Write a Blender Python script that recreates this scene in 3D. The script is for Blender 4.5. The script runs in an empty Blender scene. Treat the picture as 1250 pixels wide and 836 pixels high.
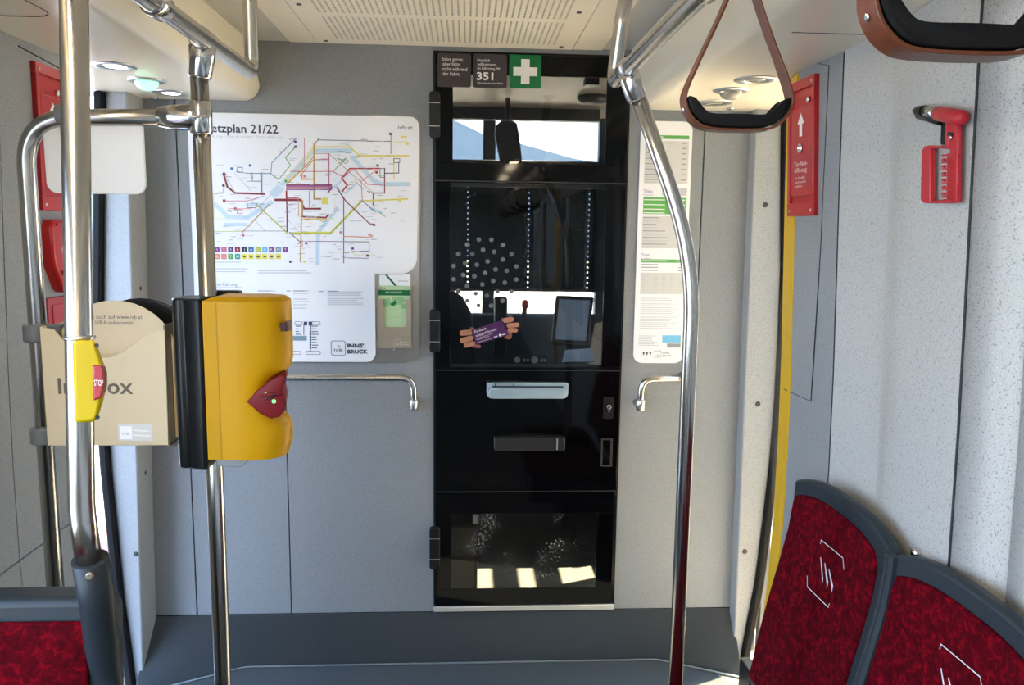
import bpy, math, random
from mathutils import Vector, Matrix, Euler
random.seed(7)
PI = math.pi
SC = bpy.context.scene
COL = SC.collection

# ------------------------------------------------------------------ camera, world, sun, exposure
EYE = 1.71
FPX = 970.0
cam_d = bpy.data.cameras.new('camera'); cam_d.sensor_width = 36.0; cam_d.lens = FPX / 1250 * 36.0
cam_d.clip_start = 0.02
cam = bpy.data.objects.new('camera', cam_d); COL.objects.link(cam)
CAMR = (Matrix.Rotation(-0.057888, 3, 'Z') @ Matrix.Rotation(PI / 2 - 0.137552, 3, 'X') @ Matrix.Rotation(0.013, 3, 'Z'))
cam.matrix_world = Matrix.Translation((0, 0, EYE)) @ CAMR.to_4x4()
SC.camera = cam
SC.view_settings.view_transform = 'Standard'
SC.view_settings.look = 'None'
SC.view_settings.gamma = 1.0
SC.view_settings.use_curve_mapping = False
SC.view_settings.exposure = 1.08
SC.cycles.use_denoising = True
SC.cycles.max_bounces = 14
SC.cycles.diffuse_bounces = 7
SC.cycles.transparent_max_bounces = 16
SC.cycles.sample_clamp_indirect = 8.0

SKY = 6.5
w = bpy.data.worlds.new('sky'); SC.world = w; w.use_nodes = True
nt = w.node_tree; nt.nodes.clear()
tc = nt.nodes.new('ShaderNodeTexCoord'); sp = nt.nodes.new('ShaderNodeSeparateXYZ')
rp = nt.nodes.new('ShaderNodeValToRGB'); bg = nt.nodes.new('ShaderNodeBackground'); ow = nt.nodes.new('ShaderNodeOutputWorld')
nt.links.new(tc.outputs['Generated'], sp.inputs[0]); nt.links.new(sp.outputs['Z'], rp.inputs[0])
nt.links.new(rp.outputs[0], bg.inputs[0]); nt.links.new(bg.outputs[0], ow.inputs[0])
rp.color_ramp.elements[0].position = 0.0; rp.color_ramp.elements[0].color = (0.66, 0.82, 1.0, 1)
rp.color_ramp.elements[1].position = 0.6; rp.color_ramp.elements[1].color = (0.38, 0.60, 1.0, 1)
bg.inputs[1].default_value = SKY

def light(name, kind, loc, rot, energy, color=(1, 1, 1), **kw):
    d = bpy.data.lights.new(name, kind); d.energy = energy; d.color = color
    for k, v in kw.items():
        if k == 'portal': d.cycles.is_portal = v
        else: setattr(d, k, v)
    o = bpy.data.objects.new(name, d); COL.objects.link(o); o.location = loc; o.rotation_euler = rot
    return o

sun_dir = Vector((-0.52, -0.20, -0.83)).normalized()      # low front-right sun
sun = light('sun', 'SUN', (0, 0, 6), (0, 0, 0), 32.0, (1.0, 0.88, 0.68), angle=0.01)
sun.rotation_euler = sun_dir.to_track_quat('-Z', 'Y').to_euler()
# sky portals in the openings (they only guide the sampling of the sky)
light('door_portal', 'AREA', (-1.42, 2.62, 1.05), (0, -PI / 2, 0), 1, shape='RECTANGLE', size=2.1, size_y=0.6, portal=True)
light('door_portal', 'AREA', (1.22, 2.64, 1.05), (0, PI / 2, 0), 1, shape='RECTANGLE', size=2.1, size_y=0.6, portal=True)
light('window_portal', 'AREA', (-1.3, -3.4, 1.5), (0, -PI / 2, 0), 1, shape='RECTANGLE', size=1.1, size_y=8.8, portal=True)
light('window_portal', 'AREA', (1.2, -3.4, 1.5), (0, PI / 2, 0), 1, shape='RECTANGLE', size=1.1, size_y=8.8, portal=True)
light('windscreen_portal', 'AREA', (-0.1, 4.72, 1.75), (-PI / 2, 0, 0), 1, shape='RECTANGLE', size=1.9, size_y=1.25, portal=True)

# ------------------------------------------------------------------ pixel helpers (1250 x 836 photograph, real distance given)
def ray(px, py):
    return CAMR @ Vector(((px - 625) / FPX, -(py - 418) / FPX, -1.0))
def at(px, py, X=None, Y=None, Z=None):
    d = ray(px, py)
    t = Y / d.y if Y is not None else X / d.x if X is not None else (Z - EYE) / d.z
    return d * t + Vector((0, 0, EYE))
def on_plane(px, py, o, n):
    d = ray(px, py); c = Vector((0, 0, EYE))
    return c + d * ((Vector(o) - c).dot(n) / d.dot(n))
def XZ(px, py, Y):
    p = at(px, py, Y=Y); return (p.x, p.z)

# ------------------------------------------------------------------ materials
def mat(name, color, rough=0.5, metal=0.0, spec=0.5, emit=None, estr=0.0, coat=0.0, trans=0.0, ior=1.45, bump=None, speck=None, rvar=None):
    m = bpy.data.materials.new(name); m.use_nodes = True; t = m.node_tree; b = t.nodes['Principled BSDF']
    b.inputs['Base Color'].default_value = (*color, 1); b.inputs['Roughness'].default_value = rough
    b.inputs['Metallic'].default_value = metal; b.inputs['Specular IOR Level'].default_value = spec
    b.inputs['Coat Weight'].default_value = coat; b.inputs['Transmission Weight'].default_value = trans
    b.inputs['IOR'].default_value = ior
    if emit: b.inputs['Emission Color'].default_value = (*emit, 1); b.inputs['Emission Strength'].default_value = estr
    co = t.nodes.new('ShaderNodeTexCoord')
    if speck:                                   # (scale, light colour, dark colour, amount)
        sc_, lc, dc = speck
        n = t.nodes.new('ShaderNodeTexNoise'); n.inputs['Scale'].default_value = sc_; n.inputs['Detail'].default_value = 1.5
        r = t.nodes.new('ShaderNodeValToRGB'); e = r.color_ramp.elements
        e[0].position = 0.30; e[0].color = (*dc, 1); e[1].position = 0.42; e[1].color = (*color, 1)
        x = e.new(0.60); x.color = (*color, 1); x = e.new(0.72); x.color = (*lc, 1)
        n2 = t.nodes.new('ShaderNodeTexNoise'); n2.inputs['Scale'].default_value = 2.2; n2.inputs['Detail'].default_value = 3
        mr = t.nodes.new('ShaderNodeMapRange'); mr.inputs['To Min'].default_value = 0.93; mr.inputs['To Max'].default_value = 1.06
        mx = t.nodes.new('ShaderNodeMix'); mx.data_type = 'RGBA'; mx.blend_type = 'MULTIPLY'; mx.inputs[0].default_value = 1
        t.links.new(co.outputs['Object'], n.inputs['Vector']); t.links.new(n.outputs['Fac'], r.inputs[0])
        t.links.new(co.outputs['Object'], n2.inputs['Vector']); t.links.new(n2.outputs['Fac'], mr.inputs['Value'])
        t.links.new(r.outputs[0], mx.inputs[6]); t.links.new(mr.outputs[0], mx.inputs[7]); t.links.new(mx.outputs[2], b.inputs['Base Color'])
    if bump:
        sc_, st = bump
        n = t.nodes.new('ShaderNodeTexNoise'); n.inputs['Scale'].default_value = sc_
        bp = t.nodes.new('ShaderNodeBump'); bp.inputs['Strength'].default_value = st; bp.inputs['Distance'].default_value = 0.002
        t.links.new(co.outputs['Object'], n.inputs['Vector']); t.links.new(n.outputs['Fac'], bp.inputs['Height']); t.links.new(bp.outputs[0], b.inputs['Normal'])
    if rvar:
        n = t.nodes.new('ShaderNodeTexNoise'); n.inputs['Scale'].default_value = rvar
        mr = t.nodes.new('ShaderNodeMapRange'); mr.inputs['To Min'].default_value = rough * 0.75; mr.inputs['To Max'].default_value = rough * 1.25
        t.links.new(co.outputs['Object'], n.inputs['Vector']); t.links.new(n.outputs['Fac'], mr.inputs['Value']); t.links.new(mr.outputs[0], b.inputs['Roughness'])
    return m

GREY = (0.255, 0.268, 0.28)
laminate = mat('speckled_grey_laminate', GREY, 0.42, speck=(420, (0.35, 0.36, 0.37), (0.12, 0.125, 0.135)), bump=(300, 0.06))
laminate_lit = mat('speckled_grey_plastic_lit', (0.47, 0.47, 0.46), 0.40, speck=(260, (0.55, 0.55, 0.54), (0.24, 0.245, 0.25)), bump=(200, 0.08))  # lighter copy of the laminate, side-wall brightness put into its colour
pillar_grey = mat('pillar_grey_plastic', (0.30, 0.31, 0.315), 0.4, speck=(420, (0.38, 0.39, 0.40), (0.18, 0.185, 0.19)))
skirt_grey = mat('dark_vinyl_skirting', (0.036, 0.042, 0.046), 0.42, spec=.35, speck=(500, (0.06, 0.066, 0.07), (0.025, 0.03, 0.033)))
floor_m = mat('grey_vinyl_floor', (0.07, 0.078, 0.082), 0.34, speck=(350, (0.11, 0.12, 0.125), (0.045, 0.05, 0.055)))
cream = mat('cream_ceiling_plastic', (0.72, 0.67, 0.55), 0.28, bump=(60, 0.02))
cream_dull = mat('ceiling_side_strip', (0.42, 0.42, 0.38), 0.35)
dark_gap = mat('dark_gap', (0.02, 0.02, 0.022), 0.6)
groove_m = mat('grey_groove', (0.10, 0.10, 0.10), 0.6)  # plain dark grey for grooves and screw heads
steel = mat('brushed_steel', (0.52, 0.495, 0.455), 0.24, metal=1.0)
chrome = mat('polished_steel', (0.62, 0.61, 0.59), 0.16, metal=1.0)
satin = mat('satin_aluminium', (0.62, 0.62, 0.61), 0.32, metal=1.0)
red_p = mat('red_plastic', (0.42, 0.010, 0.012), 0.35)
red_d = mat('dark_red_plastic', (0.19, 0.006, 0.010), 0.5, spec=.3)
hammer_red = mat('hammer_red', (0.48, 0.018, 0.028), 0.35)
yellow_p = mat('yellow_paint', (0.62, 0.36, 0.0), 0.42, spec=.25)
yellow_v = mat('yellow_casing', (0.62, 0.315, 0.0), 0.42, spec=.25, bump=(500, 0.05))
yellow_s = mat('yellow_stop_casing', (0.46, 0.33, 0.0), 0.42, spec=.25)
black_p = mat('black_plastic', (0.006, 0.0065, 0.0075), 0.32, spec=.35)
black_s = mat('black_soft_rubber', (0.005, 0.005, 0.0055), 0.6, spec=.2, bump=(600, 0.2))
black_gl = mat('black_glass_print', (0.0015, 0.0015, 0.002), 0.05, spec=0.22)
grey_p = mat('slate_grey_plastic', (0.017, 0.024, 0.031), 0.42, spec=.35, bump=(500, 0.05))
grey_b = mat('grey_bracket_plastic', (0.13, 0.14, 0.15), 0.4)
white_p = mat('white_print_sheet', (0.86, 0.87, 0.90), 0.22)
white_t = mat('white_plate', (0.86, 0.87, 0.88), 0.2)
_t = white_t.node_tree; _b = _t.nodes['Principled BSDF']; _o = [n for n in _t.nodes if n.type == 'OUTPUT_MATERIAL'][0]
_tr = _t.nodes.new('ShaderNodeBsdfTranslucent'); _tr.inputs[0].default_value = (.95, .96, .97, 1); _m = _t.nodes.new('ShaderNodeMixShader'); _m.inputs[0].default_value = .6
_t.links.new(_b.outputs[0], _m.inputs[1]); _t.links.new(_tr.outputs[0], _m.inputs[2]); _t.links.new(_m.outputs[0], _o.inputs[0])
kraft = mat('beige_board', (0.62, 0.52, 0.345), 0.42, bump=(250, 0.1))
kraft_d = mat('dark_brown_board', (0.10, 0.085, 0.06), 0.3)  # much darker brown than the front board
leather = mat('brown_leather_strap', (0.105, 0.027, 0.009), 0.36, bump=(250, 0.15))
dark_room = mat('dark_cab_lining', (0.012, 0.012, 0.013), 0.5)
cab_floor = mat('cab_floor', (0.20, 0.19, 0.16), 0.6)
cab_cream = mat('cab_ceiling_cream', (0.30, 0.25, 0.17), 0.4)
glass_smoke = mat('smoke', (0.05, 0.05, 0.05), 0.1)
ink = mat('ink_dark', (0.05, 0.055, 0.075), 0.4)
ink_g = mat('ink_grey', (0.30, 0.31, 0.34), 0.4)
ink_l = mat('ink_light_grey', (0.52, 0.53, 0.56), 0.4)
print_w = mat('print_white', (0.80, 0.78, 0.76), 0.4)
def ink_of(name, c): return mat('ink_' + name, c, 0.4)
INK = dict(k=ink, g=ink_g, l=ink_l, w=print_w,
    red=ink_of('red', (0.50, 0.04, 0.05)), dred=ink_of('dark_red', (0.27, 0.04, 0.05)), pink=ink_of('pink', (0.60, 0.16, 0.28)), salmon=ink_of('salmon', (0.78, 0.26, 0.19)),
    or_=ink_of('orange', (0.72, 0.33, 0.06)), tan=ink_of('tan', (0.52, 0.33, 0.12)), yel=ink_of('yellow', (0.80, 0.70, 0.13)), pyel=ink_of('pale_yellow', (0.78, 0.74, 0.36)),
    lime=ink_of('lime', (0.50, 0.56, 0.06)), green=ink_of('green', (0.10, 0.40, 0.10)), teal=ink_of('teal', (0.05, 0.33, 0.28)), blue=ink_of('blue', (0.05, 0.18, 0.42)),
    lb=ink_of('light_blue', (0.55, 0.70, 0.80)), sky=ink_of('sky_blue', (0.18, 0.50, 0.78)), pur=ink_of('purple', (0.23, 0.05, 0.30)), vio=ink_of('violet', (0.12, 0.05, 0.20)),
    navy=ink_of('navy', (0.03, 0.06, 0.13)), steelb=ink_of('steel_blue', (0.20, 0.30, 0.38)), rowg=ink_of('row_grey', (0.62, 0.62, 0.61)), tg=ink_of('table_green', (0.12, 0.43, 0.10)))
skin_m = mat('print_skin', (0.42, 0.18, 0.11), 0.35)
skin_d = mat('print_skin_shade', (0.24, 0.08, 0.05), 0.35)
purple_m = mat('print_purple', (0.06, 0.005, 0.08), 0.3)
brown_sign = mat('brown_sign', (0.045, 0.033, 0.033), 0.4)
green_sign = mat('green_sign', (0.0, 0.15, 0.04), 0.3)
leaf_g = mat('leaflet_green', (0.45, 0.62, 0.36), 0.45)
leaf_d = mat('leaflet_map_green', (0.26, 0.50, 0.24), 0.45)
clear_lens = mat('clear_lens', (0.9, 0.88, 0.8), 0.08, trans=0.7)
lamp_on = mat('spot_lamp_on', (1, 1, 1), 0.3, emit=(1.0, 0.97, 0.92), estr=6.0)
lamp_green = mat('green_lamp_on', (0.2, 0.9, 0.4), 0.25, emit=(0.32, 1.0, 0.50), estr=.8)
led_green = mat('green_led_on', (0.2, 1, 0.3), 0.3, emit=(0.16, 1.0, 0.20), estr=.9)
screen_m = mat('display_sheen', (0.05, 0.06, 0.08), 0.15, emit=(0.30, 0.42, 0.60), estr=0.20)  # faint glow stands in for light reflected by the screen
paving = mat('platform_paving', (0.56, 0.47, 0.34), 0.8, speck=(40, (0.6, 0.58, 0.54), (0.35, 0.33, 0.30)))
brick_m = mat('red_brick_edging', (0.30, 0.10, 0.075), 0.8, bump=(80, 0.3))
blocker_plaster = mat('pale_blocker_plaster', (0.50, 0.44, 0.34), 0.8, bump=(20, 0.1))
foil = mat('light_blue_tray_metal', (0.50, 0.62, 0.68), 0.25, metal=0.6)

def fabric():
    m = bpy.data.materials.new('red_seat_fabric'); m.use_nodes = True; t = m.node_tree; b = t.nodes['Principled BSDF']
    co = t.nodes.new('ShaderNodeTexCoord')
    n = t.nodes.new('ShaderNodeTexNoise'); n.inputs['Scale'].default_value = 62; n.inputs['Detail'].default_value = 4; n.inputs['Roughness'].default_value = 0.65
    n.inputs['Distortion'].default_value = 0.8
    r = t.nodes.new('ShaderNodeValToRGB'); e = r.color_ramp.elements
    e[0].position = 0.36; e[0].color = (0.035, 0.0, 0.002, 1); e[1].position = 0.72; e[1].color = (0.20, 0.001, 0.006, 1)
    x = e.new(0.52); x.color = (0.075, 0.0, 0.004, 1)
    t.links.new(co.outputs['Object'], n.inputs['Vector']); t.links.new(n.outputs['Fac'], r.inputs[0]); t.links.new(r.outputs[0], b.inputs['Base Color'])
    n2 = t.nodes.new('ShaderNodeTexNoise'); n2.inputs['Scale'].default_value = 900
    bp = t.nodes.new('ShaderNodeBump'); bp.inputs['Strength'].default_value = 0.35; bp.inputs['Distance'].default_value = 0.001
    t.links.new(co.outputs['Object'], n2.inputs['Vector']); t.links.new(n2.outputs['Fac'], bp.inputs['Height']); t.links.new(bp.outputs[0], b.inputs['Normal'])
    b.inputs['Roughness'].default_value = 0.85; b.inputs['Sheen Weight'].default_value = 0.0
    b.inputs['Sheen Tint'].default_value = (0.9, 0.1, 0.1, 1)
    b.inputs['Specular IOR Level'].default_value = 0.06
    return m
fabric_m = fabric()

def pane_mat(name, tint, fres=1.5, rough=0.0, smears=False):
    m = bpy.data.materials.new(name); m.use_nodes = True; t = m.node_tree; t.nodes.clear()
    o = t.nodes.new('ShaderNodeOutputMaterial'); tr = t.nodes.new('ShaderNodeBsdfTransparent'); gl = t.nodes.new('ShaderNodeBsdfGlossy')
    tr.inputs[0].default_value = (*tint, 1); gl.inputs['Roughness'].default_value = rough; gl.inputs[0].default_value = (0.7, 0.7, 0.7, 1)
    fr = t.nodes.new('ShaderNodeFresnel'); fr.inputs[0].default_value = fres
    ge = t.nodes.new('ShaderNodeNewGeometry'); fm = t.nodes.new('ShaderNodeMath'); fm.operation = 'MULTIPLY_ADD'   # no reflection on the inner side of the sheet
    fs_ = t.nodes.new('ShaderNodeMath'); fs_.operation = 'SUBTRACT'; fs_.inputs[0].default_value = 1.0; t.links.new(ge.outputs['Backfacing'], fs_.inputs[1])
    t.links.new(fr.outputs[0], fm.inputs[0]); t.links.new(fs_.outputs[0], fm.inputs[1]); fm.inputs[2].default_value = 0.0
    mx = t.nodes.new('ShaderNodeMixShader'); t.links.new(fm.outputs[0], mx.inputs[0]); t.links.new(tr.outputs[0], mx.inputs[1]); t.links.new(gl.outputs[0], mx.inputs[2])
    if smears:                                 # dried splashes on the lower pane
        co = t.nodes.new('ShaderNodeTexCoord'); n = t.nodes.new('ShaderNodeTexNoise'); n.inputs['Scale'].default_value = 160; n.inputs['Detail'].default_value = 3
        n2 = t.nodes.new('ShaderNodeTexNoise'); n2.inputs['Scale'].default_value = 5
        mul = t.nodes.new('ShaderNodeMath'); mul.operation = 'MULTIPLY'
        mr = t.nodes.new('ShaderNodeMapRange'); mr.inputs['From Min'].default_value = 0.33; mr.inputs['From Max'].default_value = 0.42; mr.inputs['To Max'].default_value = 0.55
        df = t.nodes.new('ShaderNodeBsdfDiffuse'); df.inputs[0].default_value = (0.6, 0.58, 0.52, 1)
        m2 = t.nodes.new('ShaderNodeMixShader')
        t.links.new(co.outputs['Object'], n.inputs['Vector']); t.links.new(co.outputs['Object'], n2.inputs['Vector'])
        t.links.new(n.outputs['Fac'], mul.inputs[0]); t.links.new(n2.outputs['Fac'], mul.inputs[1]); t.links.new(mul.outputs[0], mr.inputs['Value'])
        t.links.new(mr.outputs[0], m2.inputs[0]); t.links.new(mx.outputs[0], m2.inputs[1]); t.links.new(df.outputs[0], m2.inputs[2]); t.links.new(m2.outputs[0], o.inputs[0])
    else: t.links.new(mx.outputs[0], o.inputs[0])
    return m
glass_door = pane_mat('tinted_door_glass', (0.62, 0.62, 0.61))
glass_low = pane_mat('tinted_lower_glass', (0.72, 0.71, 0.68), smears=True)
glass_win = pane_mat('window_glass', (0.92, 0.93, 0.92))

def perforated():
    m = cream.copy(); m.name = 'perforated_ceiling_panel'; t = m.node_tree; b = t.nodes['Principled BSDF']
    co = t.nodes.new('ShaderNodeTexCoord'); s = t.nodes.new('ShaderNodeSeparateXYZ'); t.links.new(co.outputs['Object'], s.inputs[0])
    def M(op, a, c=None, d=None):
        n = t.nodes.new('ShaderNodeMath'); n.operation = op
        for i, v in enumerate((a, c, d)):
            if v is None: continue
            if isinstance(v, (int, float)): n.inputs[i].default_value = v
            else: t.links.new(v, n.inputs[i])
        return n.outputs[0]
    X, Y = s.outputs['X'], s.outputs['Y']
    def cell(v, pitch): return M('ABSOLUTE', M('SUBTRACT', M('FRACT', M('DIVIDE', M('ADD', v, 20.0), pitch)), 0.5))
    cx = M('MULTIPLY', cell(X, 0.0185), 0.0185); cy = M('MULTIPLY', cell(Y, 0.0125), 0.0125)
    d = M('SQRT', M('ADD', M('MULTIPLY', cx, cx), M('MULTIPLY', cy, cy)))
    hole = M('LESS_THAN', d, 0.0036)
    def rng(v, a, c): return M('MULTIPLY', M('GREATER_THAN', v, a), M('LESS_THAN', v, c))
    zone = M('MULTIPLY', rng(X, -0.46, 0.31), M('ADD', rng(Y, 2.63, 2.93), rng(Y, 2.10, 2.585)))
    f = M('MULTIPLY', hole, zone)
    mx = t.nodes.new('ShaderNodeMix'); mx.data_type = 'RGBA'; mx.inputs[6].default_value = (0.72, 0.67, 0.55, 1); mx.inputs[7].default_value = (0.10, 0.09, 0.075, 1)
    t.links.new(f, mx.inputs[0]); t.links.new(mx.outputs[2], b.inputs['Base Color'])
    return m
perf_m = perforated()

def blind_mat():
    m = bpy.data.materials.new('perforated_dark_blind'); m.use_nodes = True; t = m.node_tree; t.nodes.clear()
    o = t.nodes.new('ShaderNodeOutputMaterial'); df = t.nodes.new('ShaderNodeBsdfDiffuse'); df.inputs[0].default_value = (0.004, 0.004, 0.0045, 1)
    tr = t.nodes.new('ShaderNodeBsdfTransparent'); mx = t.nodes.new('ShaderNodeMixShader')
    co = t.nodes.new('ShaderNodeTexCoord'); s = t.nodes.new('ShaderNodeSeparateXYZ'); t.links.new(co.outputs['Object'], s.inputs[0])
    def M(op, a, c=None):
        n = t.nodes.new('ShaderNodeMath'); n.operation = op
        for i, v in enumerate((a, c)):
            if v is None: continue
            if isinstance(v, (int, float)): n.inputs[i].default_value = v
            else: t.links.new(v, n.inputs[i])
        return n.outputs[0]
    X, Z = s.outputs['X'], s.outputs['Z']
    acc = None
    for x0 in BLIND_X:
        l = M('LESS_THAN', M('ABSOLUTE', M('SUBTRACT', X, x0)), 0.0040); acc = l if acc is None else M('ADD', acc, l)
    z = M('LESS_THAN', M('ABSOLUTE', M('SUBTRACT', M('FRACT', M('DIVIDE', Z, 0.030)), 0.5)), 0.13)
    f = M('MULTIPLY', acc, z)
    t.links.new(f, mx.inputs[0]); t.links.new(df.outputs[0], mx.inputs[1]); t.links.new(tr.outputs[0], mx.inputs[2]); t.links.new(mx.outputs[0], o.inputs[0])
    return m

# ------------------------------------------------------------------ mesh builder
def frame(o, u, v):
    return (Vector(o), Vector(u).normalized(), Vector(v).normalized())
FRONT = frame((0, 0, 0), (1, 0, 0), (0, 0, 1))       # faces -Y
def fnormal(fr): return fr[1].cross(fr[2])            # towards the viewer of the frame
_txt = {}
def text_poly(s):
    if s in _txt: return _txt[s]
    c = bpy.data.curves.new('txt', 'FONT'); c.body = s; c.size = 1.0; c.resolution_u = 2
    o = bpy.data.objects.new('txt', c); COL.objects.link(o)
    dg = bpy.context.evaluated_depsgraph_get(); dg.update()
    me = bpy.data.meshes.new_from_object(o.evaluated_get(dg))
    V = [(v.co.x, v.co.y) for v in me.vertices]; F = [list(p.vertices) for p in me.polygons]
    bpy.data.objects.remove(o); bpy.data.curves.remove(c); bpy.data.meshes.remove(me)
    _txt[s] = (V, F); return V, F

class MB:
    def __init__(s): s.v = []; s.f = []; s.m = []; s.sm = []; s.mats = []; s.cur = 0
    def use(s, m):
        if m not in s.mats: s.mats.append(m)
        s.cur = s.mats.index(m); return s
    def add(s, V, F, smooth=False):
        b = len(s.v); s.v += [Vector(x) for x in V]
        for f in F: s.f.append([b + i for i in f]); s.m.append(s.cur); s.sm.append(smooth)
        return s
    def box(s, lo, hi, M=None):
        x0, y0, z0 = lo; x1, y1, z1 = hi
        V = [Vector(p) for p in ((x0,y0,z0),(x1,y0,z0),(x1,y1,z0),(x0,y1,z0),(x0,y0,z1),(x1,y0,z1),(x1,y1,z1),(x0,y1,z1))]
        if M: V = [M @ p for p in V]
        return s.add(V, [(0,3,2,1),(4,5,6,7),(0,1,5,4),(1,2,6,5),(2,3,7,6),(3,0,4,7)])
    def prism(s, poly, fr, d0, d1, smooth=False):
        """polygon (x,y) in frame, from depth d0 to d1 along the frame normal (towards viewer)"""
        o, u, v = fr; n = fnormal(fr); k = len(poly)
        ar = sum(poly[i][0] * poly[(i+1) % k][1] - poly[(i+1) % k][0] * poly[i][1] for i in range(k))
        if ar < 0: poly = poly[::-1]
        if d1 < d0: d0, d1 = d1, d0
        V = [o + u*x + v*y + n*d0 for x, y in poly] + [o + u*x + v*y + n*d1 for x, y in poly]
        F = [list(range(k))[::-1], [k + i for i in range(k)]]
        s.add(V, F); b = len(s.v) - 2*k
        for i in range(k):
            j = (i+1) % k; s.f.append([b+i, b+j, b+k+j, b+k+i]); s.m.append(s.cur); s.sm.append(smooth)
        return s
    def flat(s, poly, fr, d):
        o, u, v = fr; n = fnormal(fr); k = len(poly)
        ar = sum(poly[i][0] * poly[(i+1) % k][1] - poly[(i+1) % k][0] * poly[i][1] for i in range(k))
        if ar < 0: poly = poly[::-1]
        return s.add([o + u*x + v*y + n*d for x, y in poly], [list(range(k))])
    def rect(s, x0, y0, x1, y1, fr, d): return s.flat([(x0,y0),(x1,y0),(x1,y1),(x0,y1)], fr, d)
    def text(s, st, x, y, h, fr, d, w=None, align='l', rot=0.0, bold=0.0):
        if bold:
            for i, (a, b) in enumerate(((-1, 0), (1, 0), (0, 1), (0, -1))): s.text(st, x+a*bold, y+b*bold, h, fr, d-.00003*(i+1), w, align, rot)
        V, F = text_poly(st); xs = [p[0] for p in V]; x0, x1 = min(xs), max(xs)
        k = h / 0.70; kx = k if w is None else w / (x1 - x0)
        off = {'l': 0, 'c': -(x1 - x0) * kx / 2, 'r': -(x1 - x0) * kx}[align]
        o, u, v = fr; n = fnormal(fr); c, sn = math.cos(rot), math.sin(rot); out = []
        for a, b in V:
            p, q = (a - x0) * kx + off, b * k
            out.append(o + u*(x + p*c - q*sn) + v*(y + p*sn + q*c) + n*d)
        return s.add(out, F)
    def line(s, pts, wd, fr, d):
        for (x0, y0), (x1, y1) in zip(pts[:-1], pts[1:]):
            L = math.hypot(x1-x0, y1-y0) or 1e-6; tx, ty = (x1-x0)/L*wd/2, (y1-y0)/L*wd/2
            s.flat([(x0-tx+ty, y0-ty-tx), (x1+tx+ty, y1+ty-tx), (x1+tx-ty, y1+ty+tx), (x0-tx-ty, y0-ty+tx)], fr, d)
        return s
    def tube(s, pts, r, seg=20, caps=True):
        pts = [Vector(p) for p in pts]; n = len(pts); rs = r if isinstance(r, (list, tuple)) else [r]*n
        T = []
        for i in range(n):
            a = pts[max(i-1, 0)]; b = pts[min(i+1, n-1)]; T.append((b-a).normalized())
        up = Vector((0,0,1)) if abs(T[0].z) < 0.9 else Vector((1,0,0))
        N = (up - T[0]*up.dot(T[0])).normalized(); base = len(s.v)
        for i in range(n):
            if i: N = (N - T[i]*N.dot(T[i])).normalized()
            B = T[i].cross(N)
            for k in range(seg):
                a = 2*PI*k/seg; s.v.append(pts[i] + (N*math.cos(a) + B*math.sin(a))*rs[i])
        for i in range(n-1):
            for k in range(seg):
                k2 = (k+1) % seg
                s.f.append([base+i*seg+k, base+i*seg+k2, base+(i+1)*seg+k2, base+(i+1)*seg+k]); s.m.append(s.cur); s.sm.append(True)
        if caps:
            s.f.append([base+k for k in range(seg)][::-1]); s.m.append(s.cur); s.sm.append(False)
            s.f.append([base+(n-1)*seg+k for k in range(seg)]); s.m.append(s.cur); s.sm.append(False)
        return s
    def lathe(s, prof, o, axis=(0,0,1), seg=28, smooth=True):
        """prof: (radius, height) along axis"""
        ax = Vector(axis).normalized(); u = ax.orthogonal().normalized(); v = ax.cross(u); o = Vector(o); base = len(s.v); n = len(prof)
        for r, h in prof:
            for k in range(seg):
                a = 2*PI*k/seg; s.v.append(o + ax*h + (u*math.cos(a) + v*math.sin(a))*max(r, 1e-5))
        for i in range(n-1):
            for k in range(seg):
                k2 = (k+1) % seg
                s.f.append([base+i*seg+k, base+i*seg+k2, base+(i+1)*seg+k2, base+(i+1)*seg+k]); s.m.append(s.cur); s.sm.append(smooth)
        s.f.append([base+k for k in range(seg)][::-1]); s.m.append(s.cur); s.sm.append(False)
        s.f.append([base+(n-1)*seg+k for k in range(seg)]); s.m.append(s.cur); s.sm.append(False)
        return s
    def loft(s, rings, smooth=False, caps=True):
        k = len(rings[0]); base = len(s.v)
        for r in rings: s.v += [Vector(p) for p in r]
        for i in range(len(rings)-1):
            for j in range(k):
                j2 = (j+1) % k; s.f.append([base+i*k+j, base+i*k+j2, base+(i+1)*k+j2, base+(i+1)*k+j]); s.m.append(s.cur); s.sm.append(smooth)
        if caps:
            s.f.append([base+j for j in range(k)][::-1]); s.m.append(s.cur); s.sm.append(False)
            s.f.append([base+(len(rings)-1)*k+j for j in range(k)]); s.m.append(s.cur); s.sm.append(False)
        return s
    def build(s, name, m=None, parent=None, bevel=0, seg=2, angle=40, auto=True):
        me = bpy.data.meshes.new(name)
        org = Vector(parent.get('org', (0,0,0))) if parent else Vector((0,0,0))
        if m is not None and not s.mats: s.mats = [m]
        if parent is None and s.v:                      # origin at the middle of the base
            xs = [p.x for p in s.v]; ys = [p.y for p in s.v]; zs = [p.z for p in s.v]
            own = Vector(((min(xs)+max(xs))/2, (min(ys)+max(ys))/2, min(zs)))
        else: own = org
        keep = name in KEEP_WORLD
        if keep: own = org
        me.from_pydata([tuple(p - own) for p in s.v], [], s.f)
        for mm in s.mats: me.materials.append(mm)
        for p, mi, sm in zip(me.polygons, s.m, s.sm): p.material_index = mi; p.use_smooth = sm
        import bmesh
        bm = bmesh.new(); bm.from_mesh(me)
        if not name.startswith('print') : bmesh.ops.recalc_face_normals(bm, faces=bm.faces)
        bm.to_mesh(me); bm.free()
        o = bpy.data.objects.new(name, me); COL.objects.link(o)
        if parent: o.parent = parent; o['org'] = tuple(org)
        else: o.location = own; o['org'] = tuple(own)
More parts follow.
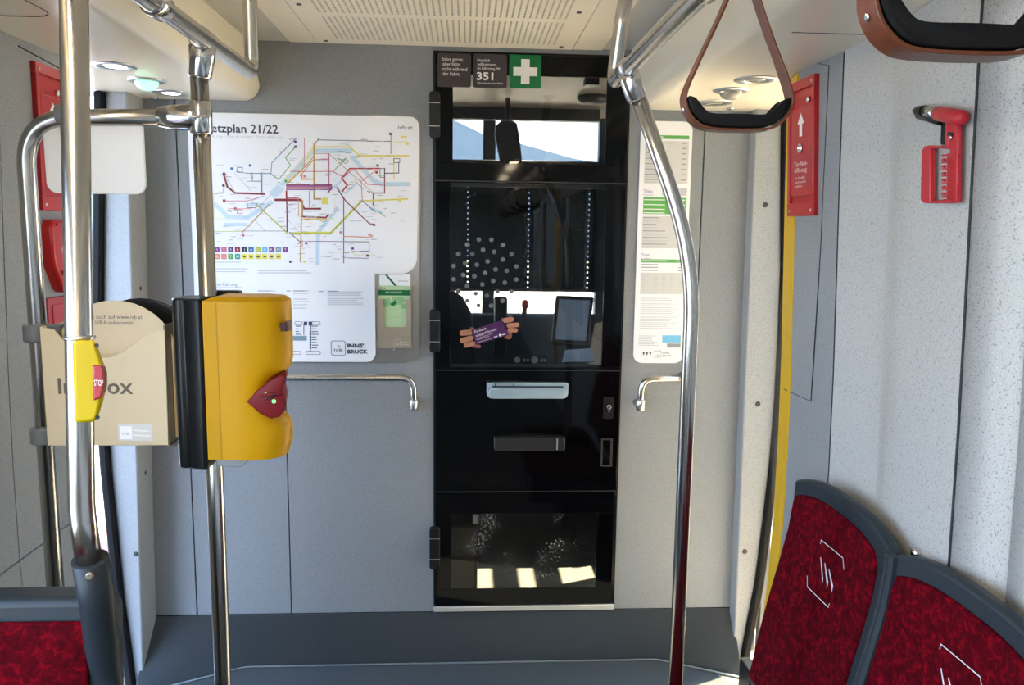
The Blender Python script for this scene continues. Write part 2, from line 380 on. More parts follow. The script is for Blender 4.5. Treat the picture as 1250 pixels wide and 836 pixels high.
        if bevel:
            b = o.modifiers.new('bevel', 'BEVEL'); b.width = bevel; b.segments = seg; b.limit_method = 'ANGLE'; b.angle_limit = math.radians(angle)
            b.harden_normals = False
            for p in me.polygons: p.use_smooth = True
            me.set_sharp_from_angle(angle=math.radians(50))
        return o
KEEP_WORLD = {'perforated_panel', 'roller_blind'}

def build_each(s, name, m=None, parent=None, **kw):
    """one object for every connected piece"""
    if m is not None and not s.mats: s.mats = [m]
    par = list(range(len(s.v)))
    def find(i):
        while par[i] != i: par[i] = par[par[i]]; i = par[i]
        return i
    for f in s.f:
        for i in f[1:]: par[find(i)] = find(f[0])
    groups = {}
    for k, f in enumerate(s.f): groups.setdefault(find(f[0]), []).append(k)
    out = []
    for g in groups.values():
        b = MB(); b.mats = list(s.mats); idx = {}
        for k in g:
            nf = []
            for i in s.f[k]:
                if i not in idx: idx[i] = len(b.v); b.v.append(s.v[i])
                nf.append(idx[i])
            b.f.append(nf); b.m.append(s.m[k]); b.sm.append(s.sm[k])
        out.append(b.build(name, None, parent, **kw))
    return out
def empty(name, loc):
    o = bpy.data.objects.new(name, None); COL.objects.link(o); o.location = loc; o['org'] = tuple(loc); o.empty_display_size = 0.05
    return o
def tag(o, label=None, cat=None, group=None, kind=None):
    if label: o['label'] = label
    if cat: o['category'] = cat
    if group: o['group'] = group
    if kind: o['kind'] = kind
    return o
def S(o, label, cat='wall'): return tag(o, label, cat, kind='structure')
def copy_tree(o, parent=None):
    c = o.copy(); COL.objects.link(c)
    if parent: c.parent = parent
    for ch in [x for x in list(COL.objects) if x.parent == o]: copy_tree(ch, c)
    return c
def rrect(x0, y0, x1, y1, r, n=5, rs=None):
    """rounded rectangle; rs = radii of (bl, br, tr, tl)"""
    rs = rs or (r, r, r, r); P = []
    for (cx, cy, a0, rr) in ((x0, y0, PI, rs[0]), (x1, y0, 1.5*PI, rs[1]), (x1, y1, 0, rs[2]), (x0, y1, .5*PI, rs[3])):
        sx = 1 if cx == x0 else -1; sy = 1 if cy == y0 else -1
        if rr <= 0: P.append((cx, cy)); continue
        for i in range(n+1):
            a = a0 + PI/2*i/n; P.append((cx + sx*rr + rr*math.cos(a), cy + sy*rr + rr*math.sin(a)))
    return P
def fillet(pts, r, n=8):
    pts = [Vector(p) for p in pts]; out = [pts[0]]
    rr = r if isinstance(r, (list, tuple)) else [r]*(len(pts)-2)
    for i in range(1, len(pts)-1):
        a, b, c = pts[i-1], pts[i], pts[i+1]; u = (a-b).normalized(); v = (c-b).normalized()
        ang = u.angle(v); d = min(rr[i-1]/math.tan(ang/2), (a-b).length*.49, (c-b).length*.49)
        p0, p1 = b+u*d, b+v*d
        for k in range(n+1):
            t = k/n; out.append(p0*(1-t)**2 + b*2*t*(1-t) + p1*t*t)
    out.append(pts[-1]); return out

# side body curve: walls are widest around one metre
def lerp(tab, z):
    if z <= tab[0][0]: return tab[0][1]
    for (a, b), (c, d) in zip(tab[:-1], tab[1:]):
        if z <= c: return b + (d-b)*(z-a)/(c-a)
    return tab[-1][1]
ZS = [0.0, 0.15, 0.35, 0.6, 0.85, 1.1, 1.35, 1.6, 1.85, 2.1, 2.25]
BUL = [(0, -0.02), (0.5, 0.025), (0.95, 0.038), (1.4, 0.028), (1.9, 0.008), (2.15, 0.0), (2.4, -0.004)]
def xr(z, base=0.93): return base + lerp(BUL, z)
def xl(z, base=1.10): return -(base + lerp(BUL, z))

YB = 3.0          # bulkhead plane
CEIL = 2.372
# ================================================================== SETTING
# floor
mb = MB(); mb.box((-1.16, -8.0, -0.08), (0.995, YB, 0.0)); 
S(mb.build('floor', floor_m), 'smooth grey vinyl tram floor at the bottom edge', 'floor')
mb = MB(); mb.box((-1.42, 2.36, -0.08), (-1.161, 2.86, -0.001)); mb.box((0.981, 2.38, -0.08), (1.2, 2.93, -0.001))
S(mb.build('trim_1', satin), 'metal door thresholds at both doorways', 'threshold')

# bulkhead panels with open joints in front of a dark backing
seam_a, seam_b, seam_c = -1.047, -0.683, 0.885
DX0, DX1, DZ0, DZ1 = -0.124, 0.598, 0.232, 2.352
GP = 0.0022
mb = MB()
def panel(x0, x1, z0, z1, y=YB): mb.box((x0, y, z0), (x1, y+0.02, z1))
zt = CEIL + 0.01
panel(-1.29, seam_a-GP, 0.212, zt); zj = at(400, 434, Y=YB).z; panel(seam_a+GP, seam_b-GP, 0.212, zj); panel(seam_a+GP, DX0, zj, zt)
panel(seam_b+GP, DX0, 0.212, zj); panel(DX0, DX1, DZ1, zt); panel(DX1, seam_c-GP, 0.212, zt); panel(seam_c+GP, 1.20, 0.212, zt)
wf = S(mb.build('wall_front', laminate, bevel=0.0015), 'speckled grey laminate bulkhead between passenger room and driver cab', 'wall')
mb = MB()
for x in (seam_a, seam_b, seam_c): mb.box((x-0.03, YB+0.021, 0.0), (x+0.03, YB+0.03, zt))
build_each(mb, 'joint_backing', dark_gap, wf)
# skirting with splayed foot
mb = MB()
top = [(-1.22, YB-0.001, 0.210), (-0.86, YB-0.001, 0.210), (0.86, YB-0.001, 0.210), (1.085, YB-0.001, 0.210)]
bot = [(-1.22, 2.80, 0.0), (-0.86, 2.985, 0.0), (0.78, 2.985, 0.0), (1.085, 2.84, 0.0)]
back = [(1.085, YB+.03, 0.21), (0.86, YB+.03, 0.21), (-0.86, YB+.03, 0.21), (-1.22, YB+.03, 0.21)]
V = top + bot + [(x, y, 0.0) for x, y, z in back[::-1]] + [(x, y, 0.21) for x, y, z in back[::-1]]
F = []
for i in range(3): F += [(4+i, 5+i, 1+i, i), (i, 1+i, 13+i, 12+i), (8+i, 9+i, 5+i, 4+i), (12+i, 13+i, 9+i, 8+i)]
F += [(0, 12, 8, 4), (3, 7, 11, 15)]
mb.add(V, F)
S(mb.build('baseboard_front', skirt_grey, bevel=0.003), 'dark grey vinyl skirting below the bulkhead', 'baseboard')
# coved floor edge line
mb = MB(); 
pl = [(-1.20, 2.80, 0.004), (-0.86, 2.975, 0.004), (0.78, 2.975, 0.004), (1.07, 2.835, 0.004)]
mb.tube(fillet(pl, 0.12), 0.0045, 8)
S(mb.build('trim_2', mat('welded_vinyl_seam', (0.15, 0.17, 0.175), 0.35)), 'pale weld seam where the floor meets the skirting', 'seam')

# ceiling: centre panel, side strips, cove housings
mb = MB(); mb.box((-0.533, 2.05, CEIL), (0.378, YB-.002, CEIL+.02)); mb.box((-0.533, 0.9, CEIL), (0.378, 2.047, CEIL+.02)); mb.box((-0.533, -8, CEIL), (0.378, .897, CEIL+.02))
ce = S(mb.build('ceiling', perf_m), 'cream ceiling with perforated centre panel over the aisle', 'ceiling')
ce.data.transform(Matrix.Translation(Vector(ce['org']))); ce.location = (0, 0, 0); ce['org'] = (0, 0, 0)
mb = MB(); 
for a, b in ((-0.633, -0.536), (0.381, 0.488)): mb.box((a, -8, CEIL+.001), (b, YB-.002, CEIL+.02))
mb.build('side_strip', cream, ce)
mb = MB()
for a, b in ((-0.80, -0.635), (0.490, 0.62)): mb.box((a, -8, CEIL+.004), (b, YB-.002, CEIL+.02))
mb.build('edge_strip', cream_dull, ce)
mb = MB(); mb.box((-1.3, -8.0, CEIL+.022), (1.2, YB+.03, CEIL+.03)); mb.build('void_cover', dark_gap, ce)
mb = MB()
for x, y in ((-0.50, 2.955), (0.335, 2.955), (0.335, 2.50), (-0.50, 2.5)): mb.lathe([(0.008, 0.0), (0.008, 0.003), (0.004, 0.004)], (x, y, CEIL), (0, 0, -1), 12)
build_each(mb, 'screw', groove_m, ce)

def soffit(side):
    # cross-section in (x, z): inner side face, rounded lower edge, underside
    if side < 0: xi_t, xi_b, xo = -0.776, -0.745, -1.24
    else: xi_t, xi_b, xo = 0.598, 0.606, 1.17
    sgn = -1 if side < 0 else 1; r = 0.058; P = [(xi_t, CEIL+.01)]
    cx, cz = xi_b + sgn*r, 2.166 + r
    for i in range(9):
        a = PI/2*i/8; P.append((cx - sgn*r*math.cos(a), cz - r*math.sin(a)))
    P += [(xo, 2.166), (xo, CEIL+.01)]
    m = MB(); m.loft([[(x, y, z) for x, z in P] for y in (-8.0, YB-.004)])
    for i in range(len(m.sm)): m.sm[i] = False
    o = m.build('trim_%d' % (3 if side < 0 else 4), cream)
    for p in o.data.polygons: p.use_smooth = True
    o.data.set_sharp_from_angle(angle=math.radians(35))
    S(o, 'cream overhead door housing along the %s side' % ('left' if side < 0 else 'right'), 'housing')
    return o
sof_l, sof_r = soffit(-1), soffit(1)
def groove(pts, parent, wd=0.0025, name='groove', m=None):
    b = MB(); b.tube(pts, wd/2, 6); return b.build(name, m or groove_m, parent)
ZS_ = 2.1655
a = at(0, 19, Z=ZS_); b_ = at(129, 20, Z=ZS_); c = at(142, 6, Z=ZS_)
groove(fillet([(-1.16, a.y, ZS_), (-0.90, a.y, ZS_), (-0.90, 0.2, ZS_)], 0.06), sof_l)
groove([(-0.7765, YB-.01, CEIL-.0005), (-0.7765, -3, CEIL-.0005)], sof_l, 0.006, 'top_joint', dark_gap)
a = at(950, 39, Z=ZS_)
groove([(0.73, a.y, ZS_), (1.0, a.y, ZS_)], sof_r)

# side posts beside the far end of each doorway (curved with the body)
def post(name, side, label):
    m = MB(); rings = []
    for z in ZS[:-1] + [2.17]:
        if side > 0:
            xi = 1.054 + (1.97 - z)*0.011; xs = lerp([(0.02, 1.085), (0.35, 1.13), (0.8, 1.160), (1.19, 1.168), (1.6, 1.158), (2.0, 1.134), (2.2, 1.125)], z) + .018; y0 = 2.93
            ring = [(xi, YB-.001, z), (xi, y0, z), (xs, y0, z), (xs, YB-.001, z)]
        else:
            xi = -1.164 - (1.82 - z)*0.024; xs = -lerp([(0.02, 1.236), (0.35, 1.262), (0.9, 1.283), (1.3, 1.284), (1.8, 1.252), (2.2, 1.225)], z); y0 = 2.86
            ring = [(xs, YB-.001, z), (xs, y0, z), (xi, y0, z), (xi, YB-.001, z)]
        rings.append(ring)
    m.loft(rings, smooth=False)
    o = m.build(name, pillar_grey, bevel=0.006, seg=3, angle=50)
    S(o, label, 'post'); return o, rings
post_r, rr_ = post('trim_5', 1, 'grey door post with screw holes right of the bulkhead')
post_l, rl_ = post('trim_6', -1, 'grey door post with screw holes left of the bulkhead')
m = MB()
for px, py in ((925, 493), (909, 673), (934, 250)):
    p = at(px, py, Y=2.93); m.lathe([(0.010, 0.0), (0.010, 0.0015), (0.004, 0.0015)], (p.x, 2.9295, p.z), (0, -1, 0), 16)
build_each(m, 'screw_hole', mat('screw_hole_brown', (0.05, 0.035, 0.03), 0.5), post_r)
m = MB()
for px, py in ((166, 676),):
    p = at(px, py, Y=2.86); m.lathe([(0.009, 0.0), (0.009, 0.0015), (0.004, 0.0015)], (p.x, 2.8595, p.z), (0, -1, 0), 16)
for py in (352, 577, 788):
    z = at(175, py, Y=2.93).z; xi = -1.164 - (1.82 - z)*0.024
    m.lathe([(0.008, 0.0), (0.008, 0.0015), (0.004, 0.0015)], (xi, 2.93, z), (1, 0, 0), 16)
build_each(m, 'screw_hole', mat('screw_hole_dark', (0.03, 0.035, 0.04), 0.5), post_l)
# rubber seals
def seal(name, side, label):
    m = MB(); rings = []
    for i, z in enumerate(ZS[:-1] + [2.165]):
        ring = (rr_ if side > 0 else rl_)[i]; xs = ring[2][0] if side > 0 else ring[0][0]
        if side > 0: rings.append([(xs-.001, 2.905, z), (xs+0.030, 2.905, z), (xs+0.030, 2.99, z), (xs-.001, 2.99, z)])
        else: rings.append([(xs-0.030, 2.835, z), (xs+.001, 2.835, z), (xs+.001, 2.99, z), (xs-0.030, 2.99, z)])
    m.loft(rings); return S(m.build(name, black_s, bevel=0.008, seg=3), label, 'seal')
seal('trim_7', 1, 'black rubber door seal beside the yellow edge')
seal('trim_8', -1, 'black rubber door seal at the bright left doorway')

# near side walls, curved in section, split into panels
def wall_panel(m, side, pts, z0, z1, th=0.02):
    """pts: list of (Y, xbase) along the wall"""
    f = xr if side > 0 else xl
    zs = [z0] + [z for z in ZS if z0 < z < z1] + [z1]
    for (ya, xa), (yb, xb) in zip(pts[:-1], pts[1:]):
        n = len(zs); V = []
        for z in zs:
            s_ = 1 if side > 0 else -1
            V += [(f(z, xa), ya, z), (f(z, xb), yb, z), (f(z, xb) + s_*th, yb, z), (f(z, xa) + s_*th, ya, z)]
        F = []
        for i in range(n-1):
            for j in range(4): F.append((i*4+j, i*4+(j+1) % 4, (i+1)*4+(j+1) % 4, (i+1)*4+j))
        F += [(0, 1, 2, 3), tuple((n-1)*4+j for j in range(4))]
        m.add(V, F, smooth=True)
P2 = [(1.994, 0.93), (1.90, 0.93), (1.80, 0.929), (1.745, 0.925), (1.70, 0.916), (1.64, 0.910), (1.40, 0.888)]
m = MB(); m.use(laminate)  # shade on the hatch panel put into the darker laminate
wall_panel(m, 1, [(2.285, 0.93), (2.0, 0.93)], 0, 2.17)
m.use(laminate_lit); wall_panel(m, 1, P2, 0, 2.17)
wr = m.build('wall_right', laminate_lit)
wr.data.set_sharp_from_angle(angle=math.radians(30))
S(wr, 'speckled grey curved side wall with hammer beside the right door', 'wall')
m = MB(); wall_panel(m, 1, [(2.28, 0.945), (1.3, 0.93)], 0, 2.17); build_each(m, 'joint_backing', dark_gap, wr)
# window pillar on the right: recessed grey strip and brighter splayed panel, ledge and window wall
m = MB(); wall_panel(m, 1, [(1.394, 0.889), (1.275, 0.925)], 0, 2.17); m.build('pillar_strip', laminate_lit, wr)
m = MB(); wall_panel(m, 1, [(1.273, 0.915), (1.12, 0.888)], 0, 2.17); m.build('pillar_panel', laminate_lit, wr)
m = MB(); m.box((0.935, -8, 0), (0.99, 1.10, 0.93)); m.box((0.93, -8, 2.06), (0.99, 1.10, 2.17)); [m.box((0.93, y, .93), (0.99, y+.16, 2.06)) for y in (-8, -6.1, -4.2, -2.2, -.3)]; 
m.box((0.915, -8.0, 0.91), (0.99, 1.10, 0.935))
build_each(m, 'window_wall', laminate_lit, wr, bevel=0.004)
m = MB(); wall_panel(m, -1, [(2.36, 1.10), (2.002, 1.10)], 0.866, 2.17); wall_panel(m, -1, [(2.36, 1.10), (2.002, 1.10)], 0, 0.862)
wall_panel(m, -1, [(1.998, 1.10), (1.0, 1.10)], 0.866, 2.17); wall_panel(m, -1, [(1.998, 1.10), (1.0, 1.10)], 0, 0.862)
wl = m.build('wall_left', laminate); wl.data.set_sharp_from_angle(angle=math.radians(30))  # darker laminate carries the shade on this side wall
S(wl, 'speckled grey side wall left of the left doorway', 'wall')
m = MB(); wall_panel(m, -1, [(2.355, 1.112), (1.0, 1.112)], 0, 2.17); build_each(m, 'joint_backing', dark_gap, wl)
m = MB(); m.box((-1.16, -8, 0), (-1.09, 1.0, 0.93)); m.box((-1.16, -8, 2.06), (-1.09, 1.0, 2.17)); [m.box((-1.16, y, .93), (-1.09, y+.16, 2.06)) for y in (-8, -6.1, -4.2, -2.2, -.3)]; m.box((-1.16, -8.0, 0.91), (-1.06, 1.0, 0.935))
build_each(m, 'window_wall', laminate_lit, wl, bevel=0.004)
# outer body skin behind both near walls and the jamb returns
m = MB(); m.box((-1.44, 1.02, -.05), (-1.16, 2.34, 2.17)); m.box((-1.315, 2.99, -.05), (-1.29, 3.03, 2.40)); m.box((-1.44, 1.0, 2.17), (-1.242, YB, 2.40))
S(m.build('wall_left_outer', grey_b), 'outer body shell behind the left wall', 'wall')
m = MB(); m.box((1.0, 1.12, -.05), (1.22, 2.27, 2.17)); m.box((1.2, 2.99, -.05), (1.225, 3.03, 2.40)); m.box((1.172, 1.0, 2.17), (1.22, YB, 2.40))
S(m.build('wall_right_outer', grey_b), 'outer body shell behind the right wall', 'wall')
# back end of the car
m = MB(); m.box((-1.16, -8.05, 0), (1.0, -8.0, 2.40)); S(m.build('wall_back', laminate_lit), 'grey end wall behind the viewer', 'wall')
# unseen tinted pane added in the right doorway to cut its daylight
m = MB(); m.box((1.178, 2.27, .02), (1.184, 2.99, 2.165)); S(m.build('dimming_pane', pane_mat('dimming_pane_glass', (0.88, 0.86, 0.80))), 'unseen tinted pane added across the right doorway to dim its light', 'door')
for nm, x in (('window_4', -1.27), ('window_5', 1.22)):
    m = MB(); m.box((x-.003, 3.22, 1.2), (x+.003, 4.45, 2.1)); S(m.build(nm, glass_win), 'side window pane of the driver cab', 'window')
# side window panes behind the viewer
m = MB(); m.box((-1.135, -8.0, .935), (-1.130, 1.0, 2.06)); S(m.build('window_1', glass_win), 'left side window pane of the passenger room', 'window')
m = MB(); m.box((0.965, -8.0, .935), (0.970, 1.10, 2.06)); S(m.build('window_2', pane_mat('dimming_side_glass', (.38, .38, .37))), 'right side window pane of the passenger room', 'window')  # dark tint added to weaken the light from the right
# yellow painted door edges: near end of the right doorway, and one far behind the viewer
def yellow_edge(y0, y1, out, name, label):
    m = MB(); rings = []
    for z in ZS[:-1] + [2.165]:
        x = xr(z) ; rings.append([(x-.004, y0, z), (x+.012, y1+.012, z), (x+0.06, y1+.012, z), (x+.06, y0, z)])
    m.loft(rings)
    return S(m.build(name, yellow_p, bevel=0.004, seg=3), label, 'door edge')
yellow_edge(2.268, 2.366, 0, 'trim_9', 'bright yellow painted edge of the right doorway')
m = MB(); rings = [[(.913, -2.20, z), (.913, -2.08, z), (.929, -2.08, z), (.929, -2.20, z)] for z in (0.03, 2.15)]; m.loft(rings)
S(m.build('trim_10', yellow_p, bevel=0.003), 'yellow strip on the right wall behind the viewer, seen reflected', 'door edge')
# latch block at the foot of the right doorway
m = MB(); p = at(914, 805, Y=2.6); m.box((p.x-.012, 2.55, 0.02), (p.x+.03, 2.66, 0.19)); m.build('door_latch', black_p, None, bevel=.006)
S(bpy.data.objects['door_latch'], 'black latch block at the foot of the right doorway', 'latch')

groove([(xr(z, .889)-.0005, 1.397, z) for z in ZS[:-1]+[2.16]], wr, 0.006, 'panel_joint', dark_gap)
groove([(xr(z, .93)-.0002, 1.997, z) for z in ZS[:-1]+[2.16]], wr, 0.004, 'panel_joint', dark_gap)
_h = []
for q in ((24, 300), (22, 56), (74, 84)):
    p = at(*q, X=-1.11)
    for _ in range(3): p = at(*q, X=xl(p.z))
    _h.append(p)
groove(_h[1:], wl, .004, 'hatch_line', dark_gap)
# hatch outline on the right wall
def wr_pt(px, py, base=0.9295):
    p = at(px, py, X=base + .02)
    for _ in range(3): p = at(px, py, X=xr(p.z, base))
    return p
g = [wr_pt(*q) for q in ((985, 75), (1012, 80), (1002, 300), (990, 490), (957, 475))]
groove(g, wr, 0.003, 'hatch_line', dark_gap)

# ================================================================== OUTSIDE
m = MB(); m.box((-40, -30, -0.35), (-2.1, 70, -0.25)); S(m.build('ground_road', mat('asphalt', (.22, .225, .235), .85, speck=(60, (.3, .3, .3), (.15, .15, .16)))), 'sunlit grey asphalt left of the tram', 'ground')
m = MB(); m.box((-2.1, -30, -0.35), (40, 70, -0.25)); S(m.build('ground', paving), 'bright paved platform outside the tram', 'ground')
m = MB(); m.box((-2.1, -6, -0.25), (-1.5, 8, -0.05)); S(m.build('ground_edging', brick_m), 'red brick platform edge outside the left door', 'ground')
m = MB(); m.box((3.8, -24, -0.25), (5, 2.0, 8)); b1 = m.build('light_blocking_wall', blocker_plaster); S(b1, 'unseen plaster house wall added on the right to block sun and sky', 'building')  # unseen block added to keep sun and sky off the right side
# unseen lamp strips added behind the viewer as warm fill light
fill_strip = mat('fill_light_diffuser', (1, 1, 1), .4, emit=(1.0, .80, .56), estr=20.0)
for x_, y_ in ((-.585, -4.4), (-.585, -2.6), (-.585, -1.2), (-.585, .05), (.435, -4.4), (.435, -2.6)):
    o = empty('fill_lamp', (x_, y_+.5, CEIL-.012)); tag(o, 'slim unseen fill light strip added behind the viewer', 'lamp', 'added fill light strips behind the viewer')
    m = MB(); m.box((x_-.05, y_, CEIL-.012), (x_+.05, y_+1.1, CEIL)); m.build('housing', satin, o, bevel=.003)
    m = MB(); m.box((x_-.04, y_+.01, CEIL-.016), (x_+.04, y_+1.09, CEIL-.012)); m.build('diffuser', fill_strip, o)

# ================================================================== DRIVER CAB beyond the door
WS_Y = 4.65
m = MB()
m.box((-1.25, YB+.035, 0.0), (1.2, WS_Y, 0.20)); cabf = m.build('floor_cab', cab_floor); S(cabf, 'raised beige floor of the driver cab', 'floor')
m = MB(); m.box((-1.25, YB+.035, 2.36), (1.2, WS_Y, 2.40)); S(m.build('ceiling_cab', cab_cream), 'cream ceiling of the driver cab', 'ceiling')
for nm, bx, lb in (('wall_cab_left', [((-1.29, YB+.035, 0.2), (-1.25, WS_Y, 1.2)), ((-1.29, YB+.035, 2.1), (-1.25, WS_Y, 2.4)), ((-1.29, YB+.035, 1.2), (-1.25, 3.22, 2.1)), ((-1.29, 4.45, 1.2), (-1.25, WS_Y, 2.1))], 'left side wall of the driver cab'),
                   ('wall_cab_right', [((1.2, YB+.035, 0.2), (1.24, WS_Y, 1.2)), ((1.2, YB+.035, 2.1), (1.24, WS_Y, 2.4)), ((1.2, YB+.035, 1.2), (1.24, 3.22, 2.1)), ((1.2, 3.40, 1.2), (1.24, 3.56, 2.1)), ((1.2, 3.22, 1.2), (1.24, 3.40, 2.1)), ((1.2, 3.56, 1.50), (1.24, 4.45, 1.63)), ((1.2, 3.56, 1.80), (1.24, 4.45, 1.93)), ((1.2, 3.70, 1.2), (1.24, 4.45, 1.35)), ((1.2, 4.45, 1.2), (1.24, WS_Y, 2.1))], 'right side wall of the driver cab'),  # unseen window bars and closed bay added to break up sun patches
                   ('wall_cab_front', [((-1.25, WS_Y, .2), (-1.0, WS_Y+.05, 2.40)), ((0.755, WS_Y-.02, .2), (1.2, WS_Y+.05, 2.40)), ((-1.0, WS_Y, .0), (.755, WS_Y+.05, 1.15)), ((0.09, WS_Y-.01, 1.15), (0.16, WS_Y+.04, 2.40))], 'dark nose wall around the windscreen')):
    m = MB()
    for lo, hi in bx: m.box(lo, hi)
    S(m.build(nm, dark_room), lb, 'wall')
m = MB(); m.box((-1.0, WS_Y+.01, 1.15), (.755, WS_Y+.016, 2.40)); S(m.build('window_3', glass_win), 'wide windscreen of the driver cab', 'window')
p0, p1 = XZ(552, 128, 4.0), XZ(720, 146, 4.0)
m = MB(); m.box((-1.2, 4.30, at(620, 146, Y=4.3).z), (0.70, 4.36, 2.36)); S(m.build('trim_11', dark_room), 'dark header above the windscreen', 'header')
# roller blind
BY = 4.60
BLIND_X = [at(571, 280, Y=BY).x, at(645, 300, Y=BY).x, at(718, 300, Y=BY).x]
zt_, zb_ = at(620, 200, Y=BY).z, at(620, 354, Y=BY).z
m = MB(); m.box((-0.98, BY, zb_), (at(740, 300, Y=BY).x, BY+.002, zt_)); rb = m.build('roller_blind', blind_mat()); tag(rb, 'dark roller blind with dotted perforations over the windscreen', 'blind')
m = MB(); m.tube([(-0.98, BY, zb_), (0.75, BY, zb_)], 0.008, 10); m.build('bottom_bar', black_p, rb)
m = MB(); m.tube([(-0.98, BY, zt_+.01), (0.75, BY, zt_+.01)], 0.012, 10); m.build('roller_tube', black_p, rb)
# far view through the windscreen: hills and skyline
def hill(name, pts, y, col, label):
    m = MB(); poly = [(x, z) for x, z in pts] + [(pts[-1][0], -0.25), (pts[0][0], -0.25)]
    m.prism(poly, FRONT, -y-6, -y); return S(m.build(name, mat(name + '_blue', col, 0.9)), label, 'hill')
hill('hill', [(-30, 9), (-14, 12), (-5, 11.5), (-.5, 9.6), (1.5, 8.7), (4, 8.2), (8, 7.2), (13, 6.6), (30, 8)], 60, (0.13, 0.17, 0.21), 'hazy blue mountain slope beyond the windscreen')
# driver console, seat, screen
con = empty('driver_console', (0.3, 4.2, 0.2)); tag(con, 'black driver console with control panel and lever behind the door glass', 'dashboard')
zd = at(660, 386, Y=4.35).z
poly = [(4.3, 0.2), (WS_Y-.03, 0.2), (WS_Y-.03, zd-.01), (4.3, zd), (3.95, zd-.14), (3.62, zd-.24), (3.62, zd-.32), (4.3, zd-.36)]
m = MB(); m.loft([[(x, y, z) for y, z in poly] for x in (-0.95, 0.98)])
m.build('console_body', mat('matte_console', (.004, .004, .0045), .85, spec=.15), con, bevel=.01)
fr_c = frame(at(622, 446, Y=3.60), (1, 0, 0), (0, 0.25, 1))
m = MB(); m.use(dark_room).prism(rrect(0, 0, .175, .05, .006), fr_c, 0, .008)
m.use(satin)
for x, r in ((0.035, .014), (0.115, .016)):
    o_ = fr_c[0] + fr_c[1]*x + fr_c[2]*.025 + fnormal(fr_c)*.009; m.lathe([(r, 0), (r, .003), (r*.75, .003), (r*.7, .001)], o_, fnormal(fr_c), 18)
for x in (.065, .08, .145, .158): m.prism(rrect(x, .018, x+.008, .03, .001), fr_c, .008, .011)
m.build('button_panel', None, con)
m = MB(); m.use(black_p).tube([at(638, 400, Y=3.9), at(641, 372, Y=3.9)], .012, 12); m.use(red_p).lathe([(.014, 0), (.018, .01), (.016, .035), (.004, .042)], at(641, 376, Y=3.9), (0, 0, 1), 14)
m.build('drive_lever', None, con)
scr = empty('driver_display', at(700, 418, Y=3.72)); tag(scr, 'tilted driver display with pale blue screen above the console', 'display screen')
q = [at(x, y, Y=3.72) for x, y in ((676, 415), (716, 417), (724, 362), (684, 361))]
m = MB(); 
u_ = (q[1]-q[0]); v_ = (q[3]-q[0]); fr_s = frame(q[0] + Vector((0, 0, 0)), u_, (0.13, 0.30, 1)); W_, H_ = u_.length, 0.205
m.prism(rrect(-.012, -.012, W_+.012, H_+.012, .008), fr_s, -.03, 0); m.build('housing', dark_room, scr, bevel=.003)
m = MB(); m.prism(rrect(.004, .004, W_-.004, H_-.004, .003), fr_s, 0, .0015); m.build('screen', screen_m, scr)
m = MB(); m.line([(-.012, H_+.012), (W_+.012, H_+.012)], .004, fr_s, .001); m.build('print_rim', satin, scr)
m = MB(); m.tube([q[0]+u_*.5+Vector((0, .03, -.02)), q[0]+u_*.5+Vector((0, .10, -.12))], .02, 12); m.build('arm', black_p, scr)
m = MB(); pts = [at(686, 441, Y=3.60), at(726, 441, Y=3.60), at(722, 425, Y=3.66), at(690, 427, Y=3.66)]
m.add(pts + [p - Vector((0, 0, .004)) for p in pts], [(0, 1, 2, 3), (4, 7, 6, 5), (0, 4, 5, 1), (1, 5, 6, 2), (2, 6, 7, 3), (3, 7, 4, 0)]); tag(m.build('paper_sheet', mat('pale_blue_paper', (0.55, 0.62, 0.72), 0.6)), 'pale folded paper on the console behind the door glass', 'paper')
# driver seat
ds = empty('driver_chair', (-0.18, 3.55, 0.2)); tag(ds, 'black driver seat back at left behind the door glass', 'seat')
def cushion(m, c, hx, hy, hz, r=.05):
    x, y, z = c; rings = []
    for t in range(9):
        a = -PI/2 + PI*t/8; k = math.cos(a)**.35 if math.cos(a) > 1e-4 else 0.0; zz = z + hz*math.sin(a)
        kk = max(k, .55); P = rrect(-hx*kk, -hy*kk, hx*kk, hy*kk, min(hx, hy)*kk*.6, 4)
        rings.append([(x+px_, y+py_, zz) for px_, py_ in P])
    m.loft(rings, smooth=True)
m = MB(); cushion(m, (-0.19, 3.42, 1.12), .24, .06, .34); m.build('backrest', black_s, ds)
m = MB(); cushion(m, (-0.19, 3.68, .66), .25, .25, .07); m.build('seat', black_s, ds)
m = MB(); m.lathe([(.2, 0), (.2, .02), (.06, .05), (.06, .40)], (-.19, 3.72, .2)); m.build('pedestal', black_p, ds)
m = MB(); p = at(613, 374, Y=3.9); m.box((p.x-.04, 3.88, zd-.15), (p.x+.025, 3.93, at(613, 362, Y=3.9).z)); tag(m.build('control_handset', black_p, bevel=.012), 'black rounded handset box standing on the console', 'handset')
# interior mirror / monitor housing hanging from the cab header
im = empty('hanging_mirror', at(620, 145, Y=3.96)); tag(im, 'dark hanging mirror housing in front of the windscreen', 'mirror')
fr_m = FRONT; YM = 3.9
pl = [XZ(*q, YM) for q in ((611, 200), (638, 200), (634, 165), (631, 150), (622, 145), (613, 146), (605, 153), (604, 165))]
m = MB(); m.prism(pl, frame((0, YM, 0), (1, 0, 0), (0, 0, 1)), -.04, 0); m.build('housing', black_p, im, bevel=.006)
m = MB(); m.use(satin); c0 = [XZ(*q, YM) for q in ((607, 152), (613, 148), (622, 147), (629, 151))]; m.line(c0, .003, frame((0, YM, 0), (1, 0, 0), (0, 0, 1)), .002); m.build('print_rim', None, im)
m = MB(); p = at(620, 146, Y=3.95); m.tube([(p.x, 3.95, p.z-.01), (p.x, 3.98, 2.355)], .012, 10); m.build('stem', black_p, im)
